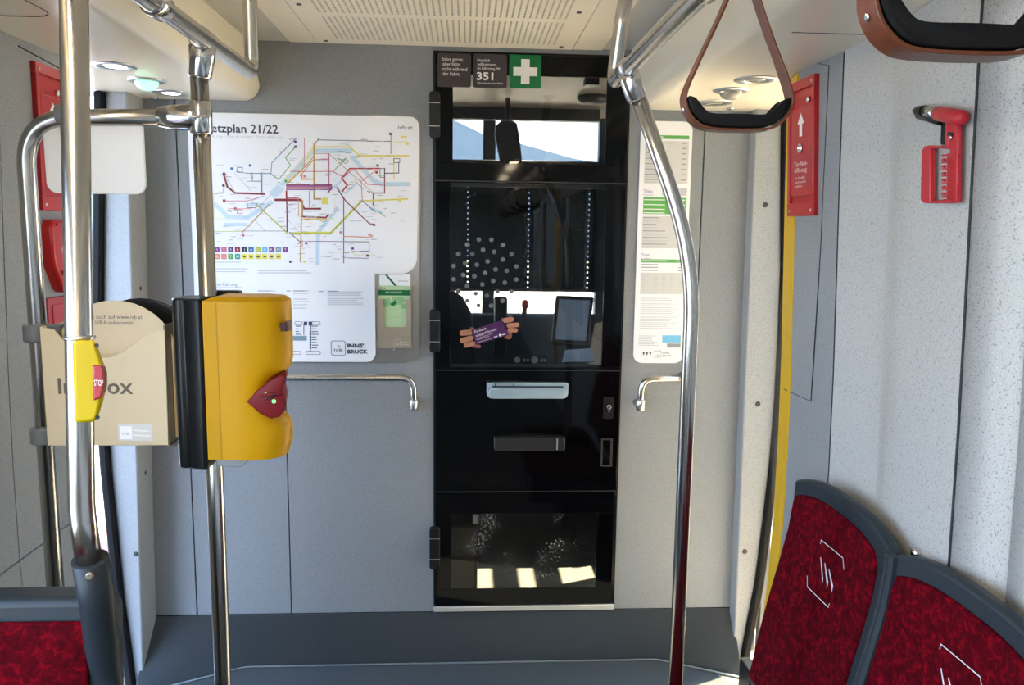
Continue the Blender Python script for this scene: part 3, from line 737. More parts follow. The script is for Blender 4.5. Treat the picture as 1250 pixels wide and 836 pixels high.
# ceiling speaker and lamp of the cab
p = at(713, 129, Z=2.36)
p = Vector((p.x, min(p.y, 3.9), 2.36)); m = MB(); m.use(dark_room).lathe([(.075, 0), (.075, .012), (.055, .03), (.02, .032)], p, (0, 0, -1)); tag(m.build('ceiling_speaker', None), 'round dark speaker on the cab ceiling at the right', 'speaker')
m = MB(); p = at(722, 96, Z=2.36); m.box((p.x-.03, p.y-.03, 2.33), (p.x+.03, p.y+.03, 2.36)); tag(m.build('ceiling_sensor', black_p, bevel=.004), 'small black sensor block on the cab ceiling', 'sensor')
# small cabinet low in the cab (left edge of the lower window)
p0, p1 = at(553, 692, Y=3.14), at(583, 640, Y=3.14)
lc = empty('cab_cabinet', (p0.x, 3.2, 0.2)); tag(lc, 'black locker low in the cab at left of the lower window', 'cabinet')
m = MB(); m.box((-0.35, 3.14, 0.2), (p1.x, 3.30, p1.z)); m.build('body', black_p, lc, bevel=.004)
m = MB(); m.box((-0.32, 3.136, 0.24), (p1.x-.01, 3.139, p1.z-.012)); m.build('door', kraft_d, lc)
m = MB(); pa, pb = at(577, 640, Y=3.15), at(584, 629, Y=3.15); m.box((pa.x, 3.15, pa.z), (pb.x, 3.16, pb.z)); tag(m.build('paper_label', print_w), 'small white label on the locker behind the lower window', 'label')

# ================================================================== CAB DOOR
door = empty('door_1', ((DX0+DX1)/2, YB, DZ0)); S(door, 'black glass driver cab door with upper and lower window', 'door')
YD = 2.992; FRD = frame((0, YD, 0), (1, 0, 0), (0, 0, 1))
UW = [*XZ(552, 447, YD), *XZ(741, 95, YD)]; LW = [*XZ(551, 719, YD), *XZ(729, 626, YD)]
def ring_panel(m, ox0, oz0, ox1, oz1, ix0, iz0, ix1, iz1, fr, d0, d1):
    m.prism([(ox0, oz0), (ox1, oz0), (ox1, iz0), (ox0, iz0)], fr, d0, d1); m.prism([(ox0, iz1), (ox1, iz1), (ox1, oz1), (ox0, oz1)], fr, d0, d1)
    m.prism([(ox0, iz0), (ix0, iz0), (ix0, iz1), (ox0, iz1)], fr, d0, d1); m.prism([(ix1, iz0), (ox1, iz0), (ox1, iz1), (ix1, iz1)], fr, d0, d1)
zs1, zs2, zs3 = XZ(640, 222, YD)[1], XZ(640, 452, YD)[1], XZ(640, 600, YD)[1]
gx0, gx1 = DX0+.006, DX1-.006
m = MB()
ring_panel(m, gx0, zs1+.002, gx1, DZ1-.004, UW[0], XZ(640, 200, YD)[1], UW[2], UW[3], FRD, -.006, 0)
m.build('top_panel', black_gl, door, bevel=.001)
m = MB(); ring_panel(m, gx0, zs2+.002, gx1, zs1-.002, UW[0]-.008, UW[1]-.004, UW[2]+.01, zs1-.006, FRD, -.006, 0); m.build('window_surround', black_gl, door, bevel=.001)
m = MB(); m.prism([(gx0, zs3+.0025), (gx1, zs3+.0025), (gx1, zs2-.0025), (gx0, zs2-.0025)], FRD, -.006, 0); m.build('middle_panel', black_gl, door, bevel=.001)
m = MB(); ring_panel(m, gx0, DZ0+.006, gx1-.006, zs3-.0025, LW[0], LW[1], LW[2], LW[3], FRD, -.006, 0); m.build('lower_panel', black_gl, door, bevel=.001)
# backing frame behind panels, joints read as fine light lines
m = MB()
for z in (zs1, zs2, zs3): m.box((gx0, YD+.007, z-.02), (gx1, YD+.02, z+.02))
m.build('cross_rail', mat('rail_grey', (0.06, 0.06, 0.062), .3), door)
m = MB(); m.box((DX0, YB-.006, DZ0), (gx0-.001, YB+.03, DZ1)); m.box((gx1+.001, YB-.006, DZ0), (DX1, YB+.03, DZ1)); m.box((DX0, YB-.006, DZ1-.003), (DX1, YB+.03, DZ1+.004)); m.build('door_frame', black_s, door)
m = MB(); m.box((DX0, YB-.012, DZ0-.018), (DX1, YB+.03, DZ0+.004)); m.build('sill', mat('sill_steel', (.75, .74, .70), .35, metal=.8), door, bevel=.002)
m = MB(); m.box((UW[0]-.01, YD+.002, XZ(640, 200, YD)[1]-.005), (UW[2]+.005, YD+.006, UW[3]+.005)); m.box((UW[0]-.01, YD+.002, UW[1]-.006), (UW[2]+.012, YD+.006, zs1-.004)); m.build('upper_pane', glass_door, door)
m = MB(); m.box((LW[0]-.005, YD+.002, LW[1]-.005), (LW[2]+.005, YD+.006, LW[3]+.005)); m.build('lower_pane', glass_low, door)
# hinges
for y0, y1 in ((111, 168), (378, 430), (645, 695)):
    a_, b_ = XZ(524, y0, 2.97), XZ(533, y1, 2.97)
    m = MB(); m.prism(rrect(a_[0], b_[1], b_[0]+.012, a_[1], .010, 4), frame((0, 2.97, 0), (1, 0, 0), (0, 0, 1)), -.028, 0); hg = m.build('hinge', black_p, door, bevel=.003)
    m = MB(); h = a_[1]-b_[1]
    for t in (.25, .75): m.box((a_[0]-.001, 2.968, b_[1]+h*t-.001), (b_[0]+.012, 2.9695, b_[1]+h*t+.001))
    build_each(m, 'knuckle_line', satin, hg)
# speech holes: raised rings round small holes
cx, cz = XZ(592, 333, YD); m = MB(); m2 = MB()
for rr0, n, ph in ((0, 1, 0), (.042, 6, .3), (.082, 12, .1), (.120, 16, 0.2)):
    for i in range(n):
        a = ph + 2*PI*i/n; x, z = cx + rr0*math.cos(a), cz + rr0*math.sin(a)*1.05
        m.lathe([(.0085, 0), (.0085, .0015), (.0066, .0022), (.0050, .0022), (.0042, .0004)], (x, YD-.0002, z), (0, -1, 0), 18)
m.build('speech_hole', mat('dull_hole_rim', (.16, .16, .165), .35, metal=.7), door)
# cash tray handle, lower tray, lock and recessed pull
tr = [*XZ(594, 487, 2.96), *XZ(694, 468, 2.96)]
m = MB(); FT = frame((0, 2.96, 0), (1, 0, 0), (0, 0, 1))
m.prism(rrect(tr[0], tr[1], tr[2], tr[3], .02, 6, rs=(.022, .022, .006, .006)), FT, -.032, -.004)
m.prism(rrect(tr[0]+.008, tr[1]+.008, tr[2]-.008, tr[3]-.022, .015, 6), FT, -.004, 0)
th = m.build('pay_tray', foil, door, bevel=.0025)
m = MB(); m.box((tr[0]+.02, 2.961, tr[3]-.016), (tr[2]-.02, 2.966, tr[3]-.011)); m.box((tr[0]+.03, 2.955, tr[3]-.012), (tr[0]+.033, 2.964, tr[3]+.004)); m.box((tr[0]+.10, 2.955, tr[3]-.012), (tr[0]+.103, 2.964, tr[3]+.004)); m.build('slot', black_p, th)
t2 = [*XZ(603, 551, 2.955), *XZ(690, 534, 2.955)]
m = MB(); m.prism(rrect(t2[0], t2[1], t2[2], t2[3], .006, 4, rs=(.012, .012, .003, .003)), frame((0, 2.955, 0), (1, 0, 0), (0, 0, 1)), -.037, 0)
m.build('lower_tray', mat('dark_grey_tray', (.022, .022, .021), .25), door, bevel=.004)
m = MB(); m.prism(rrect(t2[2]-.034, t2[1]+.006, t2[2]-.028, t2[3]-.004, .001), frame((0, 2.954, 0), (1, 0, 0), (0, 0, 1)), 0, .001); m.build('tray_notch', satin, door)
lk = [*XZ(736, 511, YD), *XZ(749, 485, YD)]
m = MB(); m.prism(rrect(lk[0], lk[1], lk[2], lk[3], .004), FRD, 0, .004); lo = m.build('lock_plate', black_p, door, bevel=.001)
m = MB(); c_ = XZ(743, 496, YD); m.use(chrome).lathe([(.009, 0), (.009, .008), (.0075, .009)], (c_[0], YD-.004, c_[1]), (0, -1, 0), 20); m.prism(rrect(c_[0]-.004, c_[1]-.022, c_[0]+.004, c_[1]-.004, .003), FRD, .004, .011)
m.use(black_p).prism(rrect(c_[0]-.001, c_[1]-.005, c_[0]+.001, c_[1]+.005, 0.0005), FRD, .0125, .0135); m.build('lock_cylinder', None, lo)
pu = [*XZ(733, 569, YD), *XZ(748, 535, YD)]
m = MB(); ring_panel(m, pu[0], pu[1], pu[2], pu[3], pu[0]+.006, pu[1]+.006, pu[2]-.008, pu[3]-.006, FRD, 0, .005)
m.build('recessed_pull', mat('pull_frame', (.035, .032, .028), .3), door, bevel=.001)
# signs on the door
def sign(name, x0, y0, x1, y1, m_, label, cat, Y=YD, r=.008, th=.0015):
    a = XZ(x0, y1, Y); b = XZ(x1, y0, Y); o = empty(name, ((a[0]+b[0])/2, Y, a[1])); tag(o, label, cat)
    mm = MB(); mm.prism(rrect(a[0], a[1], b[0], b[1], r), frame((0, Y, 0), (1, 0, 0), (0, 0, 1)), .0002, th); mm.build('sticker_face', m_, o)
    return o, a[0], a[1], b[0], b[1]
o, x0, z0, x1, z1 = sign('door_sign', 534, 66, 575, 106, brown_sign, 'brown square sign starting Infos gerne, leftmost above the cab door window', 'sign')
m = MB(); m.use(print_w); hh = (z1-z0)
for i, s_ in enumerate(('Infos gerne,', 'aber bitte', 'nicht w\u00e4hrend', 'der Fahrt.')): m.text(s_, x0+.019, z0+hh*(.78-.145*i), .0125, FRD, .002, w=(.075, .062, .088, .062)[i])
m.build('print_text', None, o)
o, x0, z0, x1, z1 = sign('door_sign', 577.5, 67, 619, 107, brown_sign, 'brown square sign with large number 351', 'sign')
m = MB(); m.use(print_w)
for i, s_ in enumerate(('Herzlich', 'willkommen', 'im Fahrzeug Nr.')): m.text(s_, x0+.015, z0+hh*(.78-.12*i), .0105, FRD, .002, w=(.045, .068, .085)[i])
m.text('351', x0+.014, z0+hh*.24, .026, FRD, .002, w=.058, bold=.0012); m.text('Wir w\u00fcnschen gute Fahrt!', x0+.015, z0+hh*.12, .006, FRD, .002, w=.092); m.build('print_text', None, o)
o, x0, z0, x1, z1 = sign('first_aid_sign', 621.5, 67.5, 661, 107.5, green_sign, 'green square first aid sign with white cross', 'sign')
m = MB(); m.use(print_w); cx, cz = (x0+x1)/2, (z0+z1)/2; a, b = .0435, .0155
m.flat([(cx-b, cz-a), (cx+b, cz-a), (cx+b, cz-b), (cx+a, cz-b), (cx+a, cz+b), (cx+b, cz+b), (cx+b, cz+a), (cx-b, cz+a), (cx-b, cz+b), (cx-a, cz+b), (cx-a, cz-b), (cx-b, cz-b)], FRD, .002); m.build('print_cross', None, o)
# purple phone sticker with hands
st = empty('app_sticker', (*XZ(598, 420, YD)[:1], YD, XZ(598, 424, YD)[1])); tag(st, 'purple sticker of a ticket held by two printed hands on the door glass', 'sticker')
def C(cx_, cy_): return XZ(550 + cx_*100/1194, 370 + cy_*70/836, YD)
def finger(m, a, b, r):      # stadium between two crop points
    (ax, az), (bx, bz) = C(*a), C(*b); R = r*100/1194/970*3.0*1.0; th_ = math.atan2(bz-az, bx-ax); P = []
    for i in range(9): t = th_ + PI/2 + PI*i/8; P.append((ax+R*math.cos(t), az+R*math.sin(t)))
    for i in range(9): t = th_ - PI/2 + PI*i/8; P.append((bx+R*math.cos(t), bz+R*math.sin(t)))
    return P
for side_ in (0, 1):
  m = MB()
  for i, (a, b, r) in enumerate((((310, 375), (345, 400), 30), ((330, 620), (420, 630), 24), ((760, 240), (820, 250), 24), ((860, 430), (850, 490), 40), ((800, 500), (860, 500), 18))):
      if (a[0] > 560) == bool(side_): m.use(skin_d).flat(finger(m, a, b, r), FRD, .0010 + i*.00005)
  for i, (a, b, r) in enumerate((((170, 435), (285, 425), 40), ((175, 545), (295, 510), 40), ((225, 615), (325, 585), 34), ((800, 250), (885, 235), 38), ((850, 325), (970, 315), 34), ((860, 390), (950, 395), 32))):
      if (a[0] > 560) == bool(side_): m.use(skin_m).flat(finger(m, a, b, r), FRD, .0014 + i*.00005)
  m.build('print_hand', None, st)
cor = [C(300, 395), C(745, 250), C(850, 460), C(370, 605)]
m = MB(); m.prism([cor[0], cor[3], cor[2], cor[1]], FRD, .0002, .0022); m.build('ticket', purple_m, st)
rot = math.atan2(cor[1][1]-cor[0][1], cor[1][0]-cor[0][0])
m = MB(); m.use(print_w); p = C(355, 435); m.text('Einfach', *p, .0095, FRD, .0026, w=.046, rot=rot); p = C(370, 490); m.text('appgefahren!', *p, .0095, FRD, .0026, w=.083, rot=rot)
m.use(INK['l'])
for (a, b) in (((380, 520), (610, 440)), ((385, 535), (560, 480)), ((400, 570), (600, 510))): m.line([C(*a), C(*b)], .0016, FRD, .0026)
m.use(print_w)
for a in ((645, 490), (670, 483)): x, z = C(*a); m.flat(rrect(x-.0028, z-.002, x+.0028, z+.002, .001), FRD, .0026)
x, z = C(722, 465); m.flat([(x+.005*math.cos(t*PI/8), z+.005*math.sin(t*PI/8)) for t in range(16)], FRD, .0026); m.line([C(755, 460), C(795, 450)], .003, FRD, .0026)
m.build('print_text', None, st)

# ================================================================== NETWORK MAP ON THE BULKHEAD
YP = 2.994; FRP = frame((0, YP, 0), (1, 0, 0), (0, 0, 1))
mp = empty('network_map', (*XZ(375, 440, YP)[:1], YP, XZ(375, 441, YP)[1])); tag(mp, 'large white tram network map plate Netzplan 21/22 on the bulkhead', 'map')
L, B = XZ(241, 441, YP); Rr, T = XZ(511, 140.5, YP); NX, NZ = XZ(457.5, 334, YP); T = XZ(400, 140.5, YP)[1]
Rb = XZ(509, 334, YP)[0]
def arc(cx_, cz_, r, a0, a1, n=6): return [(cx_+r*math.cos(a0+(a1-a0)*i/n), cz_+r*math.sin(a0+(a1-a0)*i/n)) for i in range(n+1)]
pl = [(L, B)] + arc(NX-.035, B+.035, .035, -PI/2, 0) + [(NX, NZ)] + arc(Rb-.06, NZ+.06, .06, -PI/2, 0, 8)[0:] + arc(Rr-.032, T-.032, .032, 0, PI/2) + [(L, T)]
m = MB(); m.prism(pl, FRP, -.004, .0015); m.build('sheet', white_p, mp, bevel=.0008)
m = MB(); m.prism([(L, B-.002)] + arc(Rr-.05, B+.048, .05, -PI/2, 0) + arc(Rr-.03, T-.03, .034, 0, PI/2) + [(L, T+.002)], FRP, -.005, -.0012); m.build('steel_plate', mat('plate_steel', (.36, .34, .31), .28, metal=.9), mp)
def CM(cx_, cy_): return XZ(230 + cx_*.24, 130 + cy_*.24, YP)
def px2m(n): return n*.24/970*3.0
m = MB(); dd = [.0018]
def ml(col, wd, *pts): 
    m.use(INK[col]); P = [CM(*p) for p in pts]
    for a_, b_ in zip(P[:-1], P[1:]): dd[0] += .000003; m.line([a_, b_], px2m(wd), FRP, dd[0])
# river
ml('lb', 22, (480, 395), (620, 240), (640, 225), (820, 225)); ml('lb', 20, (835, 260), (940, 375), (985, 395), (1120, 395))
ml('lb', 20, (140, 500), (200, 560), (300, 565), (420, 490)); ml('lb', 16, (190, 600), (290, 600)); ml('lb', 18, (755, 520), (700, 590), (660, 640), (657, 795)); ml('lb', 16, (300, 500), (380, 500)); ml('lb', 8, (775, 380), (740, 410), (800, 440), (850, 395)); ml('lb', 14, (930, 520), (980, 540))
ml('steelb', 4, (420, 345), (425, 285), (550, 160)); ml('steelb', 4, (455, 370), (425, 345)); ml('steelb', 4, (245, 330), (300, 340), (420, 340))
ml('steelb', 4, (250, 310), (275, 310), (275, 335), (250, 335), (250, 310)); ml('steelb', 4, (325, 338), (325, 380), (372, 380), (372, 338)); ml('steelb', 9, (372, 340), (372, 445))
ml('green', 4, (460, 370), (520, 300), (495, 260), (545, 205)); ml('green', 5, (455, 370), (430, 350)); ml('pyel', 8, (500, 385), (575, 320), (635, 205), (820, 205)); ml('yel', 7, (820, 205), (870, 250), (1120, 250)); ml('pyel', 5, (480, 380), (600, 250), (650, 190))
ml('k', 3, (640, 190), (660, 170), (1030, 178)); ml('k', 3, (660, 160), (660, 172)); ml('k', 3, (1030, 145), (1030, 240)); ml('pyel', 5, (1045, 180), (1110, 180)); ml('yel', 5, (1045, 250), (1045, 370))
ml('tan', 5, (505, 390), (600, 300), (640, 250), (640, 190)); ml('tan', 8, (640, 190), (640, 470), (672, 470)); ml('or_', 6, (575, 345), (580, 370), (635, 370)); ml('or_', 5, (575, 345), (640, 265)); ml('pink', 3, (590, 160), (590, 310))
ml('pink', 5, (648, 270), (715, 270)); ml('pink', 5, (715, 240), (715, 420)); ml('red', 3, (520, 330), (730, 330)); ml('tan', 3, (640, 240), (715, 240), (940, 440)); 
ml('green', 3, (735, 330), (800, 270), (760, 270)); ml('green', 3, (765, 262), (785, 280), (765, 290)); ml('k', 2, (800, 262), (815, 278), (800, 290), (785, 278), (800, 262))
ml('red', 7, (820, 317), (780, 365), (808, 400), (785, 430)); ml('red', 6, (825, 315), (970, 315)); ml('pink', 4, (735, 330), (790, 360), (840, 315), (910, 395), (990, 400)); ml('pink', 3, (875, 385), (960, 320))
ml('k', 3, (1045, 265), (1075, 265), (1075, 285), (1045, 285), (1045, 265)); ml('k', 4, (1000, 340), (1070, 338), (1070, 285)); ml('dred', 5, (998, 315), (998, 440), (940, 440), (940, 505)); ml('k', 3, (975, 315), (998, 315), (998, 360), (975, 360), (975, 315))
for i, c_ in enumerate(('dred', 'pur', 'pink', 'tan', 'pur')): ml(c_, 5, (500, 398 + i*6), (728, 398 + i*6))
ml('dred', 9, (385, 445), (240, 440), (200, 410), (180, 345)); ml('dred', 12, (445, 475), (570, 475)); ml('dred', 9, (570, 475), (590, 520), (675, 520)); ml('tan', 8, (580, 480), (580, 560)); ml('dred', 8, (580, 560), (700, 565), (712, 550)); ml('or_', 6, (575, 572), (705, 572))
ml('dred', 6, (500, 430), (503, 635)); ml('tan', 6, (575, 560), (570, 790)); ml('pyel', 4, (625, 570), (740, 572)); ml('red', 4, (497, 430), (497, 465), (560, 465)); ml('pink', 3, (615, 430), (615, 510))
ml('yel', 7, (575, 640), (725, 640), (880, 480), (1115, 470)); ml('lime', 8, (520, 643), (722, 646), (880, 482)); ml('lime', 6, (350, 500), (500, 640)); ml('lime', 4, (640, 560), (690, 590)); ml('lime', 3, (135, 635), (275, 635)); ml('k', 2, (275, 633), (500, 633)); ml('k', 4, (515, 640), (570, 690))
ml('tan', 5, (275, 640), (410, 500)); ml('tan', 3, (130, 445), (175, 440), (180, 415)); ml('pyel', 3, (130, 440), (130, 570), (190, 570)); ml('pink', 3, (180, 480), (300, 480), (385, 455)); ml('salmon', 3, (205, 520), (320, 520), (320, 500)); ml('pink', 3, (250, 525), (275, 525), (275, 545), (250, 545), (250, 525)); ml('k', 3, (300, 490), (300, 515), (345, 515), (345, 490))
ml('l', 3, (235, 340), (320, 430)); ml('l', 3, (185, 345), (240, 440)); ml('l', 3, (340, 580), (390, 632)); ml('l', 3, (320, 480), (385, 455)); ml('l', 3, (440, 430), (370, 500)); ml('l', 2, (510, 580), (550, 620))
ml('pur', 4, (755, 410), (790, 470), (790, 795)); ml('pur', 6, (730, 410), (710, 440)); ml('dred', 5, (760, 420), (800, 480), (920, 595), (945, 600)); ml('salmon', 4, (790, 660), (930, 665), (935, 655)); ml('pur', 3, (570, 685), (780, 687)); ml('k', 3, (780, 687), (920, 688), (920, 735), (830, 737)); ml('salmon', 3, (580, 680), (580, 715), (620, 715)); ml('pur', 3, (790, 770), (915, 772))
ml('pyel', 4, (740, 740), (830, 740), (850, 755), (950, 755)); ml('green', 3, (735, 740), (735, 760), (705, 765)); ml('blue', 4, (885, 480), (950, 535)); ml('k', 3, (910, 430), (930, 440), (990, 440)); ml('steelb', 3, (850, 380), (890, 420)); ml('pink', 3, (515, 650), (570, 650)); ml('green', 3, (970, 535), (1000, 560)); ml('salmon', 3, (560, 465), (560, 560)); ml('pyel', 3, (560, 560), (640, 600)); ml('pink', 3, (880, 390), (885, 480))
# interchange block and little station ticks
m.use(INK['lb']).flat([CM(*p) for p in ((410, 440), (455, 395), (485, 425), (440, 465))], FRP, .0034); m.use(white_p).flat([CM(*p) for p in ((676, 460), (740, 460), (740, 545), (676, 545))], FRP, .0034)
m.use(INK['yel']).flat([CM(*p) for p in ((680, 465), (710, 465), (710, 497), (680, 497))], FRP, .0036)
rnd = random.Random(3)
for i in range(260):
    x, y = rnd.uniform(135, 1090), rnd.uniform(150, 790)
    if y > 700 and x < 500: continue
    if (x < 400 and y < 290) or (x > 960 and y > 580): continue
    w_ = rnd.uniform(12, 34); ml('l' if i % 3 else 'g', 2.6, (x, y), (x+w_, y + (0 if i % 4 else -1)))
for x, y, c_ in ((545, 180, 'vio'), (546, 205, 'vio'), (1028, 140, 'vio'), (315, 300, 'blue'), (222, 316, 'blue'), (963, 300, 'vio'), (958, 335, 'red'), (183, 342, 'dred'), (180, 402, 'k'), (183, 480, 'dred'), (945, 602, 'dred'), (922, 653, 'salmon'), (775, 640, 'salmon'), (836, 722, 'pur'), (912, 758, 'vio'), (600, 695, 'pur'), (592, 355, 'salmon'), (575, 350, 'or_'), (520, 789, 'k'), (592, 789, 'yel'), (1075, 480, 'yel'), (1090, 155, 'yel'), (1105, 155, 'yel'), (1115, 190, 'yel'), (280, 655, 'pink'), (240, 518, 'pink'), (497, 380, 'green')):
    p = CM(x, y); s_ = px2m(6); m.use(INK[c_]).flat(rrect(p[0]-s_, p[1]-s_, p[0]+s_, p[1]+s_, s_*.4, 2), FRP, .0046)
m.build('print_network', None, mp)
# line number squares
m = MB()
row1 = ('pur', 'pink', 'vio', 'dred', 'k', 'blue', 'lime', 'sky', 'pur', 'steelb', 'pur'); row2 = ('salmon', 'salmon', 'green', 'teal', 'yel', 'yel', 'yel', 'yel', 'yel', 'yel')
for k, (row, y, chars) in enumerate(((row1, 727, '1256JACFKMT'), (row2, 763, 'RSTW501234'))):
    for i, c_ in enumerate(row):
        x = 147 + i*34.6; p = CM(x, y); s_ = px2m(13); m.use(INK[c_]).flat(rrect(p[0]-s_, p[1]-s_, p[0]+s_, p[1]+s_, s_*.25, 2), FRP, .0022)
        dk = c_ == 'yel'
        m.use(INK['k'] if dk else INK['w']).rect(p[0]-s_*.5, p[1]-s_*.28, p[0]+s_*.5, p[1]+s_*.28, FRP, .0024) if i > 3 and k else m.use(INK['w']).text(chars[i], p[0], p[1]-s_*.5, s_*1.0, FRP, .0025, align='c')
m.build('print_line_numbers', None, mp)
m = MB(); m.use(INK['k']); p = XZ(247.5, 160, YP); p2 = XZ(339.5, 160, YP); m.text('Netzplan 21/22', p[0], p[1]-.003, .030, FRP, .002, w=p2[0]-p[0], bold=.0008)
m.build('print_legend_heading', None, mp); m = MB(); m.use(INK['k']); p = XZ(486, 158, YP); m.text('ivb.at', *p, .0155, FRP, .002, w=.053)
m.build('print_web_address', None, mp); m = MB(); m.use(INK['l']); p = XZ(243, 167, YP); p2 = XZ(346, 167, YP); m.text('Network map / Plan du r\u00e9seau / Pianta della rete', p[0], p[1]-.001, .010, FRP, .002, w=p2[0]-p[0])
m.build('print_subtitle', None, mp); m = MB(); m.use(INK['g']); p = XZ(246, 348, YP); p2 = XZ(290, 348, YP); m.text('Zeichenerkl\u00e4rung', p[0], p[1]-.002, .013, FRP, .002, w=p2[0]-p[0])
m.build('print_title', None, mp)
m = MB(); m.use(INK['l'])
def barlines(x0, x1, ys, h=1.0, Y=YP, fr=FRP, d=.002, jit=.25):
    for y in ys:
        xe = x1 - (x1-x0)*rnd.random()*jit; a, b = XZ(x0, y, Y), XZ(xe, y, Y); hh_ = h/970*Y; m.flat([(a[0], a[1]-hh_/2), (b[0], b[1]-hh_/2), (b[0], b[1]+hh_/2), (a[0], a[1]+hh_/2)], fr, d)
barlines(262, 302, (320, 323.5)); barlines(262, 306, (328, 331.5)); barlines(315, 382, (330.5, 333)); barlines(262, 306, (351,))
for xx, ys in (((262, 285), (356, 360)), ((316, 338), (355, 358, 362, 365)), ((358, 378), (355, 358, 365, 368, 372, 376)), ((400, 448), tuple(356 + i*2.15 for i in range(9)))): barlines(*xx, ys, .9)
m.use(INK['g']); barlines(358, 374, (355,)); barlines(400, 413, (355.4,)); barlines(262, 283, (355,)); barlines(315, 333, (355,)); barlines(350, 356, (355,)); barlines(389, 397, (355.5,))
m.build('print_small_text', None, mp)
m = MB()
a, b = XZ(352, 415.5, YP), XZ(374.5, 409.8, YP); m.use(INK['steelb']).rect(a[0], a[1], b[0], b[1], FRP, .002); m.use(INK['navy'])
for x, y0, y1 in ((379, 395, 428), (371, 396, 408)): 
    a, b = XZ(x, y0, YP), XZ(x, y1, YP); m.line([a, b], .0025, FRP, .0022)
for i in range(9): barlines(381, 391, (398 + i*3.3,), 1, jit=.5); p = XZ(379, 398 + i*3.3, YP); m.rect(p[0]-.003, p[1]-.003, p[0]+.003, p[1]+.003, FRP, .0023)
for i in range(4): barlines(361, 369, (398 + i*3.3,), 1, jit=.5)
def outl(x0, y0, x1, y1, wd=.0015, r=.004, Y=YP, fr=FRP, d=.0022):
    a = XZ(x0, y1, Y); b = XZ(x1, y0, Y); P = rrect(a[0], a[1], b[0], b[1], r, 3); m.line(P + [P[0]], wd, fr, d)
outl(360, 392.5, 369, 396.5); outl(381, 392.5, 391, 396.5); outl(354, 428.5, 367, 432.5); outl(374, 428.5, 391, 432.5)
for x in (373, 379): a = XZ(x-2, 397, YP); b = XZ(x+2, 392.5, YP); m.rect(a[0], a[1], b[0], b[1], FRP, .0023)
m.build('print_legend', None, mp)
# operator logo bottom right
def logo(m, x0, y0, x1, y1, Y, fr, d, ik):
    m.use(ik); a = XZ(x0, y1, Y); b = XZ(x1, y0, Y); w_ = b[0]-a[0]; h_ = b[1]-a[1]; P = rrect(a[0], a[1], b[0], b[1], w_*.16, 4); m.line(P + [P[0]], w_*.035, fr, d)
    m.text('IVB', a[0]+w_*.5, a[1]+h_*.26, h_*.20, fr, d, w=w_*.58, align='c')
    for k in range(3): m.flat([(a[0]+w_*(.40+.05*k), a[1]+h_*(.74-.07*k)), (a[0]+w_*(.72-.03*k), a[1]+h_*(.64-.05*k)), (a[0]+w_*(.50+.04*k), a[1]+h_*(.68-.07*k))], fr, d+.00002*k)
m = MB(); logo(m, 404.5, 416, 421.5, 433.5, YP, FRP, .0022, INK['k'])
p = XZ(424.5, 424, YP); m.text("INNS'", p[0], p[1], .0145, FRP, .0022, w=.060, bold=.0009); p = XZ(424.5, 431.2, YP); m.text('BRUCK', p[0], p[1], .0145, FRP, .0022, w=.074, bold=.0009)
m.build('print_logo', None, mp)
# leaflet holder and leaflets
lh = empty('leaflet_holder', (*XZ(480, 426, 2.98)[:1], 2.98, XZ(480, 426, 2.98)[1])); tag(lh, 'metal leaflet holder in the corner of the network map', 'leaflet holder')
YH = 2.966; FRH = frame((0, YH, 0), (1, 0, 0), (0, 0, 1)); brz = mat('bronze_metal', (.46, .40, .31), .34, metal=.75)
a = XZ(461, 425.5, YH); b = XZ(502, 365, YH); cL = XZ(468.5, 398, YH); cR = XZ(495, 398, YH)
m = MB(); m.prism([a, (b[0], a[1]), b, (cR[0]+.004, b[1])] + [(cR[0]+.004, cR[1]+.02)] + arc(cR[0]-.008, cR[1]+.008, .012, 0, -PI/2, 5) + arc(cL[0]+.008, cL[1]+.008, .012, -PI/2, -PI, 5) + [(cL[0]-.004, cL[1]+.02), (cL[0]-.004, b[1]), (a[0], b[1])], FRH, -.0015, 0)
m.build('front_plate', brz, lh)
m = MB(); m.box((a[0]-.001, YH, a[1]), (a[0]+.001, YP-.002, b[1]+.05)); m.box((b[0]-.001, YH, a[1]), (b[0]+.001, YP-.002, b[1]+.05)); m.box((a[0], YH, a[1]), (b[0], YP-.002, a[1]+.0015)); m.build('side_fold', brz, lh)
m = MB(); m.lathe([(.003, 0), (.003, .002), (.001, .003)], (XZ(481, 426, YH)[0], YH-.001, a[1]-.003), (0, -1, 0), 10); logo(m, 481, 414.5, 488.5, 423.5, YH, FRH, .0004, INK['w']); 
m.use(INK['l']).line([XZ(490, 417.5, YH), XZ(497, 417.5, YH)], .003, FRH, .0004); m.line([XZ(490, 420.5, YH), XZ(498.5, 420.5, YH)], .003, FRH, .0004); m.build('print_logo', None, lh)
YL = 2.972; FRL = frame((0, YL, 0), (1, 0, 0), (0, 0, 1)); lf = empty('timetable_leaflet', (*XZ(481, 420, YL)[:1], YL, XZ(481, 420, YL)[1])); tag(lf, 'green folded leaflet standing in the metal holder', 'leaflet')
a = XZ(462, 420, YL); b = XZ(501, 349, YL); m = MB(); m.prism([a, (b[0], a[1]), b, (a[0], b[1])], FRL, -.006, 0); m.build('cover', leaf_g, lf)
m = MB(); a = XZ(462, 360.5, YL); b = XZ(501, 354, YL); m.use(green_sign).rect(a[0], a[1], b[0], b[1], FRL, .0004)
m.use(leaf_d); 
for P in (((467, 365), (475, 363), (478, 370), (472, 376), (468, 372)), ((478, 362), (492, 363), (495, 368), (486, 372), (480, 371)), ((488, 370), (496, 371), (495, 377), (490, 376))): m.flat([XZ(*q, YL) for q in P], FRL, .0005)
m.use(green_sign).flat([XZ(*q, YL) for q in ((476, 371), (483, 366), (484, 371), (479, 374))], FRL, .0007)
